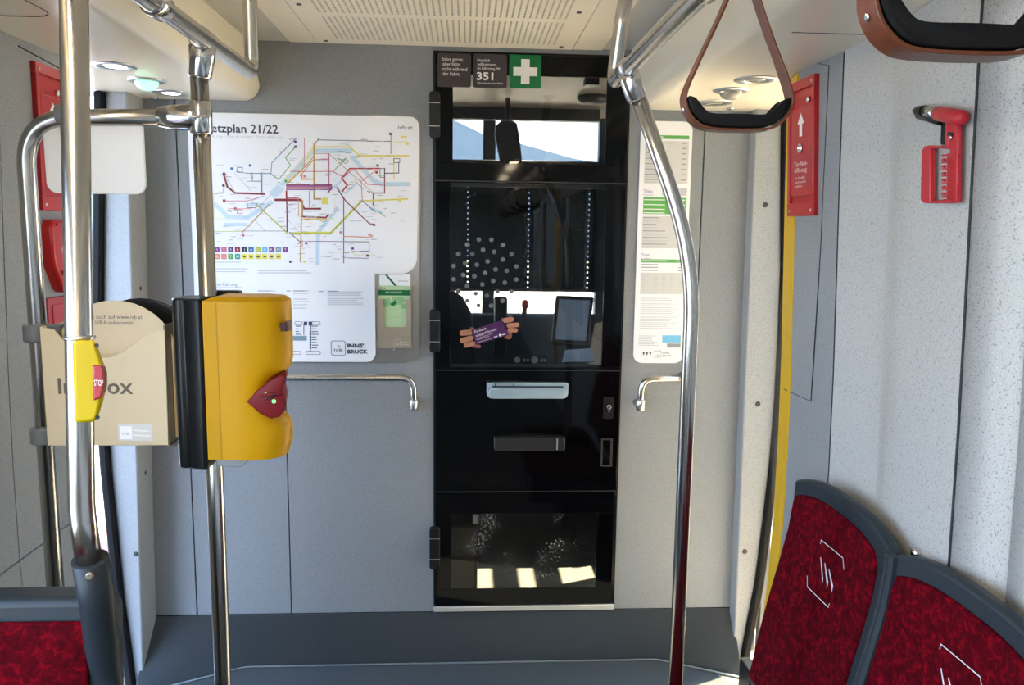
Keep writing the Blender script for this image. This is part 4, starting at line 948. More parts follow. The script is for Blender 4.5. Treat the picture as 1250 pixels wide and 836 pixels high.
m.use(INK['w']); p = XZ(471, 357.7, YL); m.text('IVB LINIENNETZ', p[0], p[1], .006, FRL, .0007, w=.06)
for i, x in enumerate((464, 466.5, 469)): m.use(INK['red']).rect(*XZ(x, 352.5, YL), XZ(x+1.6, 350.9, YL)[0], XZ(x+1.6, 350.9, YL)[1], FRL, .0006)
m.use(leaf_d).line([XZ(469, 387, YL), XZ(494, 387, YL)], .001, FRL, .0005); m.build('print_cover', None, lf)
YW = 2.980; FRW = frame((0, YW, 0), (1, 0, 0), (0, 0, 1)); wf_ = empty('folded_flyer', (*XZ(481, 400, YW)[:1], YW, XZ(481, 400, YW)[1])); tag(wf_, 'white flyer with green diagonal stripe behind the green leaflet', 'flyer')
m = MB(); m.prism([XZ(*q, YW) for q in ((463, 400), (501, 400), (501, 335), (463, 335.5))], FRW, -.002, 0); m.build('sheet', white_p, wf_)
m = MB(); m.use(green_sign).flat([XZ(*q, YW) for q in ((470, 335.6), (473, 335.5), (485, 349), (481.5, 349))], FRW, .0004); m.use(INK['g']).line([XZ(486, 343, YW), XZ(498, 343, YW)], .002, FRW, .0004); m.build('print_stripe', None, wf_)

# ================================================================== TICKET TARIFF PLATE
tp = empty('tariff_plate', (*XZ(808, 443, YP)[:1], YP, XZ(808, 443, YP)[1])); tag(tp, 'narrow white ticket price plate right of the cab door', 'sign')
a = XZ(775.5, 443, YP); b = XZ(843.5, 148.5, YP); x_l, x_r = XZ(779.5, 300, YP)[0], XZ(840, 300, YP)[0]
x_l, x_r = XZ(777.5, 300, YP)[0], XZ(839.5, 300, YP)[0]
m = MB(); m.prism(rrect(x_l, a[1], x_r, b[1], .035, 8), FRP, -.004, .0015); m.build('sheet', white_p, tp, bevel=.0008)
m = MB(); L_ = x_l+.018; R_ = x_r-.012; W2 = R_-L_
def TY(y): return XZ(808, y, YP)[1]
def band(y0, y1, ik, x0=None, x1=None, d=.0019): m.use(INK[ik]).rect(L_ if x0 is None else x0, TY(y1), R_ if x1 is None else x1, TY(y0), FRP, d)
def title(y, t): m.use(INK['pur']).text(t, L_, TY(y), .0115, FRP, .0024, w=.034); m.use(INK['g']).text('f\u00fcr die Region' if y > 300 else 'f\u00fcr ganz Tirol', L_, TY(y+3.6), .006, FRP, .0024, w=.036)
title(159, 'Tickets'); title(235.5, 'Tickets'); title(313, 'Tickets')
band(165, 169.5, 'tg'); band(241, 261.5, 'tg'); band(316.5, 320.5, 'tg'); band(229, 238.5, 'l', L_+.07)
for y0, y1 in ((172, 224), (264, 303), (333, 359)): band(y0, y1, 'rowg')
for i in range(16):
    y = 174.5 + i*3.2; m.use(INK['g' if i % 2 == 0 else 'l']).rect(L_+.001, TY(y+.5), L_+W2*(.25+.4*rnd.random()), TY(y-.5), FRP, .0023)
    if i % 2 == 0: m.use(INK['g']).rect(R_-.026, TY(y+.7), R_-.008, TY(y-.7), FRP, .0023)
for y in (244, 250, 255.5, 260): m.use(INK['w']).rect(L_+.002, TY(y+.6), L_+W2*.5, TY(y-.6), FRP, .0023); m.rect(R_-.025, TY(y+.6), R_-.006, TY(y-.6), FRP, .0023)
m.rect(L_+.002, TY(318.9), L_+W2*.6, TY(317.7), FRP, .0023); m.rect(R_-.03, TY(318.9), R_-.004, TY(317.7), FRP, .0023); m.rect(L_+.002, TY(167.8), L_+W2*.4, TY(166.6), FRP, .0023)
for i in range(10):
    y = 266 + i*4; m.use(INK['g' if i % 2 == 0 else 'l']).rect(L_+.001, TY(y+.5), L_+W2*(.3+.3*rnd.random()), TY(y-.5), FRP, .0023); m.use(INK['g']).rect(R_-.026, TY(y+.6), R_-.008, TY(y-.6), FRP, .0023)
for y in (323, 326.5, 330): m.use(INK['g']).rect(L_+.001, TY(y+.5), L_+W2*.4, TY(y-.5), FRP, .0023); m.rect(R_-.022, TY(y+.5), R_-.004, TY(y-.5), FRP, .0023)
for i in range(7):
    y = 335 + i*3.2; m.use(INK['l']); 
    for x in (0, .3, .48, .68, .86): m.rect(L_+W2*x+.002, TY(y+.4), L_+W2*(x+.1), TY(y-.4), FRP, .0023)
for i in range(17):
    y = 364 + i*2.3; m.use(INK['l']).rect(L_+.003, TY(y+.35), L_+W2*(.65+.33*rnd.random()) * 1.0, TY(y-.35), FRP, .0021)
for i in range(7):
    y = 410 + i*1.9; m.use(INK['l']).rect(L_, TY(y+.3), L_+W2*.5*(.6+.4*rnd.random()), TY(y-.3), FRP, .0021)
band(409, 418, 'sky', L_+W2*.56); band(419, 424, 'g', L_+W2*.68)
m.use(INK['k'])
for i in range(3): x = L_+.022+i*.013; m.flat([(x-.0045, TY(430)), (x+.0045, TY(430)), (x, TY(434))], FRP, .0022)
s0 = L_+.066; P = rrect(s0, TY(436), s0+.024, TY(428), .004, 3); m.line(P+[P[0]], .0012, FRP, .0022); m.text('IVB', s0+.012, TY(434), .005, FRP, .0022, align='c')
m.text("INNS'", s0+.030, TY(431.5), .007, FRP, .0022, w=.028); m.text('BRUCK', s0+.030, TY(435), .007, FRP, .0022, w=.034)
m.build('print_tariffs', None, tp)

# ================================================================== WALL HANDRAILS ON THE BULKHEAD
def wall_rail(name, pts, collar_px, label, flange=None):
    o = empty(name, pts[-1]); tag(o, label, 'handrail'); m = MB(); m.tube(fillet(pts, .075, 10), .0125, 20); m.build('bar', steel, o)
    e = pts[-1]; m = MB(); m.lathe([(.0125, .0), (.0165, .001), (.0165, .038), (.014, .042)], Vector(e) - Vector((0, 0, .012)), (0, 0, 1), 20); m.lathe([(.015, 0), (.015, YB - e[1] - .002)], (e[0], e[1], e[2] + .004), (0, 1, 0), 18)
    m.build('end_collar', satin, o)
    if flange: m = MB(); m.lathe([(.020, 0), (.020, .008), (.0125, .012)], flange, (-1, 0, 0), 18); m.build('flange', steel, o)
    return o
YR = 2.93
p1 = at(505, 497, Y=YR); p2 = at(502, 461, Y=YR); p3 = at(305, 461, Y=YR); zz = at(420, 461, Y=YR).z
wall_rail('wall_handrail', [(p3.x, YR+.066, zz), (p3.x+.005, YR, zz), (p1.x, YR, zz), (p1.x, YR, p1.z)], None, 'steel handrail below the network map, bent down at its right end')
p1 = at(782, 497, Y=YR); zz = at(820, 462, Y=YR).z; p3 = at(838, 462, Y=YR)
wall_rail('wall_handrail', [(p3.x, YR, zz), (p1.x, YR, zz), (p1.x, YR, p1.z)], None, 'short steel handrail below the ticket price plate', (p3.x-.002, YR, zz))
ob = bpy.data.objects['wall_handrail.001']; m = MB(); m.lathe([(.0125, 0), (.0125, YB-YR-.002)], (p3.x-.004, YR, zz), (0, 1, 0), 18); m.build('wall_bracket', steel, ob)

# ================================================================== POLES AND OVERHEAD RAILS
RP = .0178
def tee(m, c, along, down, r=RP):
    """two-arm polished clamp where a post meets a rail"""
    c = Vector(c); a = Vector(along).normalized(); d = Vector(down).normalized()
    m.tube([c - a*.032, c - a*.030, c + a*.030, c + a*.032], [r+.001, r+.0045, r+.0045, r+.001], 22)
    m.tube([c + d*.005, c + d*.03, c + d*.072, c + d*.076], [r+.006, r+.007, r+.0045, r+.001], 22)
XL, ZR, YPO = -0.527, 2.085, 1.70
hl = empty('grab_rail', (-0.545, 1.70, 0)); tag(hl, 'steel grab rail frame on the left with validator pole and looped screen bar', 'grab rail')
m = MB(); m.tube(fillet([(XL-.012, -3.0, ZR), (XL, 1.3, ZR), (XL+.008, 2.02, ZR-.004), (XL+.012, 2.0, 2.24), (XL-.004, 2.0, CEIL+.003)], [3, .035, .12], 10), RP, 22); m.build('overhead_rail', steel, hl)
m = MB(); m.tube([(-.543, YPO, 0.0), (-.543, YPO, ZR-.01)], RP, 24); m.build('pole', steel, hl)
m = MB(); tee(m, (-.530, YPO, ZR), (0, 1, 0), (-.15, 0, -1)); m.build('rail_clamp', chrome, hl)
m = MB(); m.tube([(XL-.001, 1.42, ZR), (XL-.001, 1.425, ZR), (XL, 1.47, ZR), (XL, 1.475, ZR)], [RP+.001, RP+.005, RP+.005, RP+.001], 22); m.build('rail_clamp', chrome, hl)
zl = at(150, 142, Y=YPO).z
m = MB(); m.tube(fillet([(-.545, YPO, zl), (-.893, YPO, zl-.006), (-.895, YPO, 0.0)], .10, 12), RP*.98, 22); m.build('loop_bar', steel, hl)
m = MB(); m.tube([(-.525, YPO, zl), (-.56, YPO, zl), (-.60, YPO, zl), (-.625, YPO, zl)], [RP+.002, RP+.009, RP+.007, RP+.002], 24); m.tube([(-.543, YPO, zl-.034), (-.543, YPO, zl-.030), (-.543, YPO, zl+.030), (-.543, YPO, zl+.034)], [RP+.001, RP+.005, RP+.005, RP+.001], 24); m.build('loop_clamp', chrome, hl)
m = MB(); m.lathe([(.04, 0), (.04, .006), (.022, .012)], (-.543, YPO, 0)); m.lathe([(.04, 0), (.04, .006), (.022, .012)], (-.895, YPO, 0)); build_each(m, 'foot_flange', steel, hl)
m = MB(); m.lathe([(.032, 0), (.032, .006), (.02, .012)], (XL-.004, 2.0, CEIL), (0, 0, -1)); m.build('ceiling_flange', steel, hl)

XR = 0.366
hr = empty('grab_rail', (0.54, 1.87, 0)); tag(hr, 'steel grab rail on the right with cranked floor pole beside the price plate', 'grab rail')
m = MB(); m.tube(fillet([(XR+.004, -3.0, ZR), (XR, 1.3, ZR), (XR-.005, 2.03, ZR-.004), (XR+.006, 2.0, 2.22), (XR+.03, 2.0, CEIL+.003)], [3, .035, .12], 10), RP, 22); m.build('overhead_rail', steel, hr)
bp_ = [at(782, 95, Y=1.87), at(850, 300, Y=1.87)]
m = MB(); m.tube(fillet([(.371, 1.87, ZR-.01), (.538, 1.87, 1.66), (.540, 1.87, 0.0)], .85, 16), RP, 24); m.build('pole', steel, hr)
m = MB(); tee(m, (XR-.002, 1.87, ZR), (0, 1, 0), (.36, 0, -1)); m.build('rail_clamp', chrome, hr)
for y in (1.24,):
    m = MB(); m.tube([(XR, y-.03, ZR), (XR, y-.027, ZR), (XR, y+.027, ZR), (XR, y+.03, ZR)], [RP+.001, RP+.005, RP+.005, RP+.001], 22); m.build('rail_clamp', chrome, hr)
m = MB(); m.lathe([(.04, 0), (.04, .006), (.022, .012)], (.54, 1.87, 0)); build_each(m, 'foot_flange', steel, hr)
m = MB(); m.lathe([(.032, 0), (.032, .006), (.02, .012)], (XR+.03, 2.0, CEIL), (0, 0, -1)); m.build('ceiling_flange', steel, hr)

# white plate hanging in the loop
wp = empty('information_plate', (-0.72, 1.72, 1.72)); tag(wp, 'blank white plate with rounded corner hanging under the left loop bar', 'plate')
a = XZ(79, 236, YPO+.004); b = XZ(175.5, 146, YPO+.004)
m = MB(); m.prism(rrect(-.855, a[1], b[0], zl-.012, .01, 6, rs=(.022, .022, .004, .004)), frame((0, YPO, 0), (1, 0, 0), (0, 0, 1)), -.004, .004); m.build('panel', white_t, wp, bevel=.0015)
m = MB()
for x in (-.812,): m.tube([(x-.012, YPO, zl), (x+.012, YPO, zl)], RP+.004, 18); m.box((x-.008, YPO-.006, zl-.05), (x+.008, YPO+.006, zl-.01))
m.build('hanger', grey_b, wp, bevel=.001)

# ================================================================== INFO BOX
ib = empty('leaflet_box', (-0.75, 1.72, 1.237)); tag(ib, 'beige leaflet box printed Infobox mounted between the two left poles', 'box')
YI = 1.666; FI = frame((0, YI, 0), (1, 0, 0), (0, 0, 1))
def I(px, py, Y=YI): return XZ(px, py, Y)
bl, br, tr_, tl = I(56, 544), I(206, 549), I(201, 403), I(46, 399)
bl = (-.872, bl[1]); tl = (-.872, tl[1])
cut = [I(183, 405), I(165, 418), I(150, 430), I(133, 436), I(118, 436), I(100, 432), I(84, 424), I(72, 410), I(65, 402)]
m = MB(); m.prism([bl, (br[0], bl[1]), tr_] + cut + [tl], FI, -.004, 0); m.build('front_panel', kraft, ib, bevel=.001)
m = MB(); m.box((tr_[0]-.004, YI+.004, bl[1]), (tr_[0], YI+.11, tr_[1]+.01)); m.build('side_panel', kraft_d, ib)
m = MB(); m.box((tl[0], YI+.004, bl[1]), (tl[0]+.004, YI+.11, tl[1])); m.build('side_panel', kraft, ib)
m = MB(); m.box((tl[0], YI+.004, bl[1]), (tr_[0], YI+.11, bl[1]+.004)); m.build('bottom_panel', satin, ib)
YK = 1.70; top_ = at(140, 366, Y=YK).z; cxk = at(141, 400, Y=YK).x; rk = .122
m = MB(); P = arc(cxk, top_-rk-.006, rk*1.04, -.1, PI+.1, 20); m.prism([(P[0][0], bl[1]+.01)] + P + [(P[-1][0], bl[1]+.01)], frame((0, YK, 0), (1, 0, 0), (0, 0, 1)), -.003, 0); m.build('inner_divider', kraft, ib)
m = MB(); P = [(x+.028, z+.0) for x, z in P]; m.prism([(P[0][0], bl[1]+.01)] + P + [(P[-1][0], bl[1]+.01)], frame((0, YK+.06, 0), (1, 0, 0), (0, 0, 1)), -.012, 0)
m.build('back_plate', black_p, ib, bevel=.003)
m = MB(); fk = frame((0, YK, 0), (1, 0, 0), (0, 0, 1)); m.use(INK['k'])
p = XZ(86, 387, YK); e = XZ(174, 391, YK); m.text("Infos gibt's auch auf www.ivb.at", p[0], XZ(140, 389, YK)[1], .0085, fk, .0005, w=e[0]-p[0])
p = XZ(95, 395, YK); e = XZ(164, 397, YK); m.text('oder im IVB-Kundencenter!', p[0], XZ(130, 396, YK)[1], .0085, fk, .0005, w=e[0]-p[0]); m.build('print_notice', None, ib)
m = MB(); m.use(mat('printed_brown', (.13, .10, .075), .5)); p = I(72, 481); e = I(162, 481); 
bx = p[0]; wd_ = e[0]-p[0]; hz = I(150, 460)[1]-I(150, 480)[1]
m.text('Infobox', bx, I(150, 480.5)[1], hz*.95, FI, .0008, w=wd_, bold=.0009)
m.text('Infobox', bx+.0012, I(150, 480.5)[1], hz*.95, FI, .0006, w=wd_)
m.build('print_name', None, ib)
m = MB(); m.use(INK['rowg']); a = I(145, 538); b = I(186, 517); m.rect(a[0], a[1], b[0], b[1], FI, .0006); m.use(white_p); a = I(147, 536); b = I(161, 520); m.rect(a[0], a[1], b[0], b[1], FI, .0008)
m.use(INK['g']); c_ = I(154, 531); m.text('IVB', c_[0], c_[1], .006, FI, .001, w=.014, align='c'); m.use(INK['w']); m.line([I(164, 525), I(181, 526)], .003, FI, .001); m.line([I(164, 531), I(183, 532)], .003, FI, .001); m.build('print_sticker', None, ib)
def clampblk(z0, z1):
    m = MB(); m.tube([(-.895, YPO, z0), (-.895, YPO, z0+.002), (-.895, YPO, z1-.002), (-.895, YPO, z1)], [RP+.003, RP+.009, RP+.009, RP+.003], 20); m.box((-.885, YPO-.015, z0+.002), (-.845, YPO+.02, z1-.002)); return m
m = clampblk(I(50, 417, YPO)[1], I(50, 395, YPO)[1]); m.build('bracket', grey_b, ib, bevel=.002)
m = clampblk(I(50, 541, YPO)[1], I(50, 521, YPO)[1]); m.build('bracket', grey_b, ib, bevel=.002)
m = MB(); zc = I(208, 408, YPO)[1]; m.tube([(-.625, YPO+.02, zc), (-.565, YPO+.01, zc)], .008, 12); zc = I(208, 545, YPO)[1]; m.tube([(-.645, YPO+.03, zc), (-.565, YPO+.01, zc)], .008, 12); build_each(m, 'cross_bracket', satin, ib)

# ================================================================== TICKET VALIDATOR
va = empty('ticket_validator', (-0.46, 1.66, 1.24)); tag(va, 'yellow ticket validator with dark red reader on black pole mount', 'ticket validator')
YV = 1.60
zt_v, zb_v = at(300, 368, Y=YV).z, at(300, 561, Y=YV).z
xb = at(250, 460, Y=YV).x
def vfront(z):     # how far the nose reaches towards the aisle
    y = 0
    tab = sorted((at(356, py, Y=YV).z, at(px, py, Y=YV+.05).x) for py, px in ((366, 354), (400, 356), (440, 357), (452, 355), (460, 344), (470, 336), (500, 336), (510, 346), (520, 356), (545, 357), (558, 352)))
    return lerp(tab, z)
rings = []; NV = 30
for k in range(NV+1):
    z = zb_v + (zt_v-zb_v)*k/NV; xf = vfront(z); x0 = xb
    y0 = YV; y1 = YV+.115; ring = [(x0, y1, z), (x0, y0, z), (x0+.030, y0, z), (x0+.0305, y0-.003, z), (x0+.060, y0-.006, z)]
    # rounded nose
    cx0 = x0+.075; 
    for i in range(13):
        a = -PI/2 + PI*i/12; ring.append((cx0 + (xf-cx0)*max(0, math.cos(a))**.75, (y0+y1)/2 - .003 + ((y1-y0)/2+.004)*math.sin(a), z))
    rings.append(ring)
m = MB(); m.loft(rings, smooth=True); o = m.build('casing', yellow_v, va); o.data.set_sharp_from_angle(angle=math.radians(38))
m = MB(); m.box((xb+.026, YV-.0008, zb_v+.003), (xb+.0275, YV+.002, zt_v-.002)); m.build('casing_joint', mat('joint_ochre', (.42, .24, .01), .5), va)
# slanted top cap
m = MB(); tp0 = [(x, y, zt_v+.0005) for x, y, z in rings[-1]]; cxm = xb+.11
tp1 = [(cxm+(x-cxm)*.80, YV+.057+(y-YV-.057)*.8, zt_v+.008) for x, y, z in tp0]; m.loft([tp0, tp1], smooth=False); m.build('top_cap', yellow_v, va)
# red reader: wedge body that fills the notch
FV = frame((0, YV-.012, 0), (1, 0, 0), (0, 0, 1))
def V2(px, py): return XZ(px, py, YV-.012)
def rr_ring(k, d):
    c_ = V2(330, 487); P = [V2(*q) for q in ((300, 491), (312, 478), (330, 464), (341, 459), (347, 458.5), (348, 466), (345.5, 472), (344, 478), (347, 484), (348, 494), (346, 503), (340, 510), (330, 512), (316, 505))]
    return [(c_[0]+(x-c_[0])*k, d, c_[1]+(z-c_[1])*k) for x, z in P]
m = MB(); m.loft([[(x-.016, y, z) for x, y, z in rr_ring(.96, YV+.09)], rr_ring(1.0, YV-.003), rr_ring(.97, YV-.009), rr_ring(.80, YV-.011)], smooth=False); m.build('reader_lens', red_d, va, bevel=.003, seg=3)
m = MB(); m.prism([V2(315, 484), V2(343, 482), V2(344, 478.5), V2(326, 479)], frame((0, YV-.011, 0), (1, 0, 0), (0, 0, 1)), 0, .006); m.build('reader_ridge', red_d, va, bevel=.002)
m = MB(); m.prism([V2(324, 487.5), V2(337, 479), V2(337.5, 481), V2(325, 489)], frame((0, YV-.0175, 0), (1, 0, 0), (0, 0, 1)), 0, .001); m.build('card_slot', black_p, va)
p = at(333, 491, Y=YV-.02); m = MB(); m.lathe([(.0042, 0), (.0036, .002), (.002, .003)], (p.x, YV-.011, p.z), (0, -1, 0), 14); m.build('status_light', led_green, va)
p = at(323.5, 481, Y=YV-.02); m = MB(); m.lathe([(.003, 0), (.0025, .0015)], (p.x, YV-.012, p.z), (0, -1, 0), 10); m.build('status_light', mat('dim_green_led', (.1, .4, .1), .3, emit=(.2, .6, .2), estr=.6), va)
# ticket slot high on the nose
m = MB(); m.loft([[(x, y, z) for x, z in (XZ(340, 398, YV-.004), XZ(345, 394, YV-.004), XZ(350.5, 392.5, YV-.004), XZ(351, 404.5, YV-.004), XZ(345, 404, YV-.004))] for y in (YV-.005, YV+.03)]); m.build('ticket_slot', mat('slot_brown', (.10, .02, .012), .3), va)
m = MB()
for i in range(3): x = XZ(342.5+i*3, 398, YV-.006)[0]; m.box((x, YV-.0065, XZ(350, 404, YV)[1]), (x+.002, YV-.004, XZ(350, 393.5, YV)[1]))
m.build('slot_grille', black_p, va)
# grey foot
zf = at(280, 573, Y=YV).z; m = MB(); m.prism([(xb+.01, zb_v), (xb+.085, zb_v), (xb+.060, zf), (xb+.014, zf+.002)], frame((0, YV+.015, 0), (1, 0, 0), (0, 0, 1)), -.08, 0); m.build('foot', mat('silver_grey_foot', (.38, .38, .38), .3, metal=.3), va, bevel=.002)
# black mount behind the casing
x0 = at(212, 460, Y=YV+.02).x
m = MB(); m.loft([[(x0+.012, YV+.10, z), (x0, YV+.075, z), (x0, YV+.028, z), (x0+.008, YV+.012, z), (x0+.020, YV+.008, z), (x0+.028, YV+.012, z), (x0+.034, YV+.006, z), (xb-.006, YV+.0, z), (xb-.001, YV+.006, z), (xb-.001, YV+.10, z)] for z in (zf-.001, zt_v+.004)], smooth=False); m.build('mount_plate', black_p, va, bevel=.006, seg=3)
m = MB(); m.loft([[(xb-.03, YV+.125, z), (xb-.03, YV+.15, z), (xb+.04, YV+.15, z), (xb+.04, YV+.118, z)] for z in (zt_v-.06, zt_v+.012)]); m.build('rear_clamp', black_p, va, bevel=.005)
# black bulge behind

# ================================================================== LEFT SEAT WITH POLE AND STOP BUTTON
def surf_seat(name, label, prof, ulo, uhi, axis, topf, n_u=22):
    pass
ls = empty('tram_seat', (-0.78, 1.10, 0.0)); tag(ls, 'red fabric tram seat with slate frame in the lower left corner', 'seat')
YS = 1.19
zt_s = at(50, 732, Y=YS).z; xr_s = at(138, 800, Y=YS).x
# frame of backrest: outline with rounded corners, leaning
m = MB(); xL_ = -1.06
def lean(z): return YS + (zt_s - z)*.10
def back_poly(x0, x1, z0, z1, r, y_off, fy=0):
    return [(x, lean(z)*0 + YS + y_off - (zt_s-z)*.10, z) for x, z in rrect(x0, z0, x1, z1, .01, 6, rs=(.03, .03, r, r))]
m.loft([back_poly(xL_, xr_s, .50, zt_s, .03, 0), back_poly(xL_, xr_s, .50, zt_s, .03, .055)], smooth=False); m.build('backrest_frame', grey_p, ls, bevel=.012, seg=4)
xf = at(109, 800, Y=YS-.01).x; zf_ = at(50, 760, Y=YS-.01).z
m = MB(); m.loft([back_poly(xL_+.035, xf, .53, zf_, .02, -.0), back_poly(xL_+.035, xf, .53, zf_, .02, -.008), back_poly(xL_+.05, xf-.015, .545, zf_-.015, .02, -.013)], smooth=False); m.build('backrest_fabric', fabric_m, ls, bevel=.004, seg=3)
# corner horn that receives the pole
cpt = [at(*q, Y=1.19) for q in ((124, 836), (124, 790), (119, 740), (112, 690))]
m = MB(); m.tube(fillet([(xr_s-.028, 1.20, .80), (xr_s-.024, 1.205, 1.02), at(121, 745, Y=1.185), at(113, 715, Y=1.16), at(109, 682, Y=1.15)], .1, 5), [.026]*100, 20) if False else None
pth = fillet([(xr_s-.020, 1.20, .80), (xr_s-.018, 1.20, 1.02), tuple(at(119, 735, Y=1.17)), tuple(at(110, 682, Y=1.15))], .12, 6); m.tube(pth, [.025]*len(pth), 22)
m.build('pole_socket', grey_p, ls)
p = at(111, 702, Y=1.128); m = MB(); m.lathe([(.0065, 0), (.0065, .003), (.004, .0045)], (p.x, 1.126, p.z), (0, -1, 0), 16); build_each(m, 'rivet', mat('brass_rivet', (.25, .22, .17), .35, metal=.8), ls)
m = MB(); cushion(m, (-.80, .93, .50), .24, .23, .05); m.build('seat_cushion', fabric_m, ls)
m = MB(); m.box((-1.06, .74, .30), (xr_s, 1.16, .47)); m.box((-1.0, .84, 0), (-.62, 1.05, .31)); m.build('seat_base', grey_p, ls, bevel=.015, seg=3)

po = empty('grab_pole', at(110, 690, Y=1.15)); tag(po, 'thick steel pole rising from the left seat corner to the ceiling', 'pole')
pp = [tuple(at(109, 690, Y=1.15)), tuple(at(100.5, 640, Y=1.15)), tuple(at(98.5, 600, Y=1.15)), tuple(at(94.5, 420, Y=1.15)), tuple(at(90, 60, Y=1.15))]
top_p = Vector(pp[-1]); d_ = (top_p - Vector(pp[-2])).normalized(); pe = top_p + d_*((CEIL - top_p.z)/d_.z)
m = MB(); m.tube(fillet([pp[0], (Vector(pp[1])*.5 + Vector(pp[2])*.5), tuple(pe)], .35, 12), .0182, 28); m.build('tube', steel, po)
m = MB(); m.lathe([(.035, 0), (.035, .006), (.02, .012)], (pe.x, pe.y, CEIL), (0, 0, -1)); m.build('ceiling_flange', steel, po)

sb = empty('stop_button', at(108, 515, Y=1.12)); tag(sb, 'yellow stop request button unit with red key on the thick left pole', 'stop button')
YST = 1.115
def ST(px, py): return XZ(px, py, YST)
def shp(P, cx_, cz_, k, y): return [(cx_+(x-cx_)*k, y, cz_+(z-cz_)*k) for x, z in P]
Pl = [ST(*q) for q in ((88, 415.5), (91, 516), (113, 515), (118, 511), (125, 487), (125, 444), (116, 417), (112, 415))]; cS = ST(96, 466)
Pb = [XZ(*q, YST+.034) for q in ((90, 416), (93, 515), (113, 515), (119, 511), (127, 487), (127, 444), (117, 417), (112, 415))]
m = MB(); m.loft([[(x, YST, z) for x, z in Pl], [(x, YST+.034, z) for x, z in Pb]], smooth=False)
m.build('casing', yellow_s, sb, bevel=.006, seg=3)
Pk = [ST(*q) for q in ((115.5, 446), (116, 487.5), (125, 485), (128.5, 470), (128.5, 455), (126, 445))]; Pk2 = [XZ(*q, YST+.026) for q in ((116, 446), (116.5, 487.5), (127, 485), (131, 470), (131, 455), (128, 445))]
m = MB(); m.loft([[(x, YST-.005, z) for x, z in Pk], [(x, YST+.026, z) for x, z in Pk2]], smooth=False); m.build('red_key', mat('translucent_red_key', (.34, .01, .02), .25, coat=.3), sb, bevel=.002, seg=3)
m = MB(); m.prism([ST(*q) for q in ((114, 445), (116.5, 445), (117, 488), (114.5, 488))], frame((0, YST-.001, 0), (1, 0, 0), (0, 0, 1)), 0, .002); m.build('key_bezel', mat('bezel_grey_red', (.16, .09, .08), .3), sb)
m = MB(); m.use(INK['w']); a = ST(117.8, 469); fs = frame((0, YST-.0052, 0), (1, 0, 0), (0, 0, 1)); m.text('STOP', a[0]-.0005, a[1]-.001, .0085, fs, .0006, w=.0125); m.build('print_stop', None, sb)
m = MB(); 
for q in ((118.5, 421.5), (119.5, 509)): p = at(*q, Y=YST); m.lathe([(.003, 0), (.003, .001)], (p.x, YST-.0005, p.z), (0, -1, 0), 10)
build_each(m, 'screw', black_p, sb)
m = MB(); zc = ST(100, 415)[1]; m.lathe([(.021, 0), (.021, .003), (.019, .005)], (at(97, 415, Y=1.15).x, 1.15, zc-.003), (0, 0, 1), 20); m.build('collar', satin, sb)

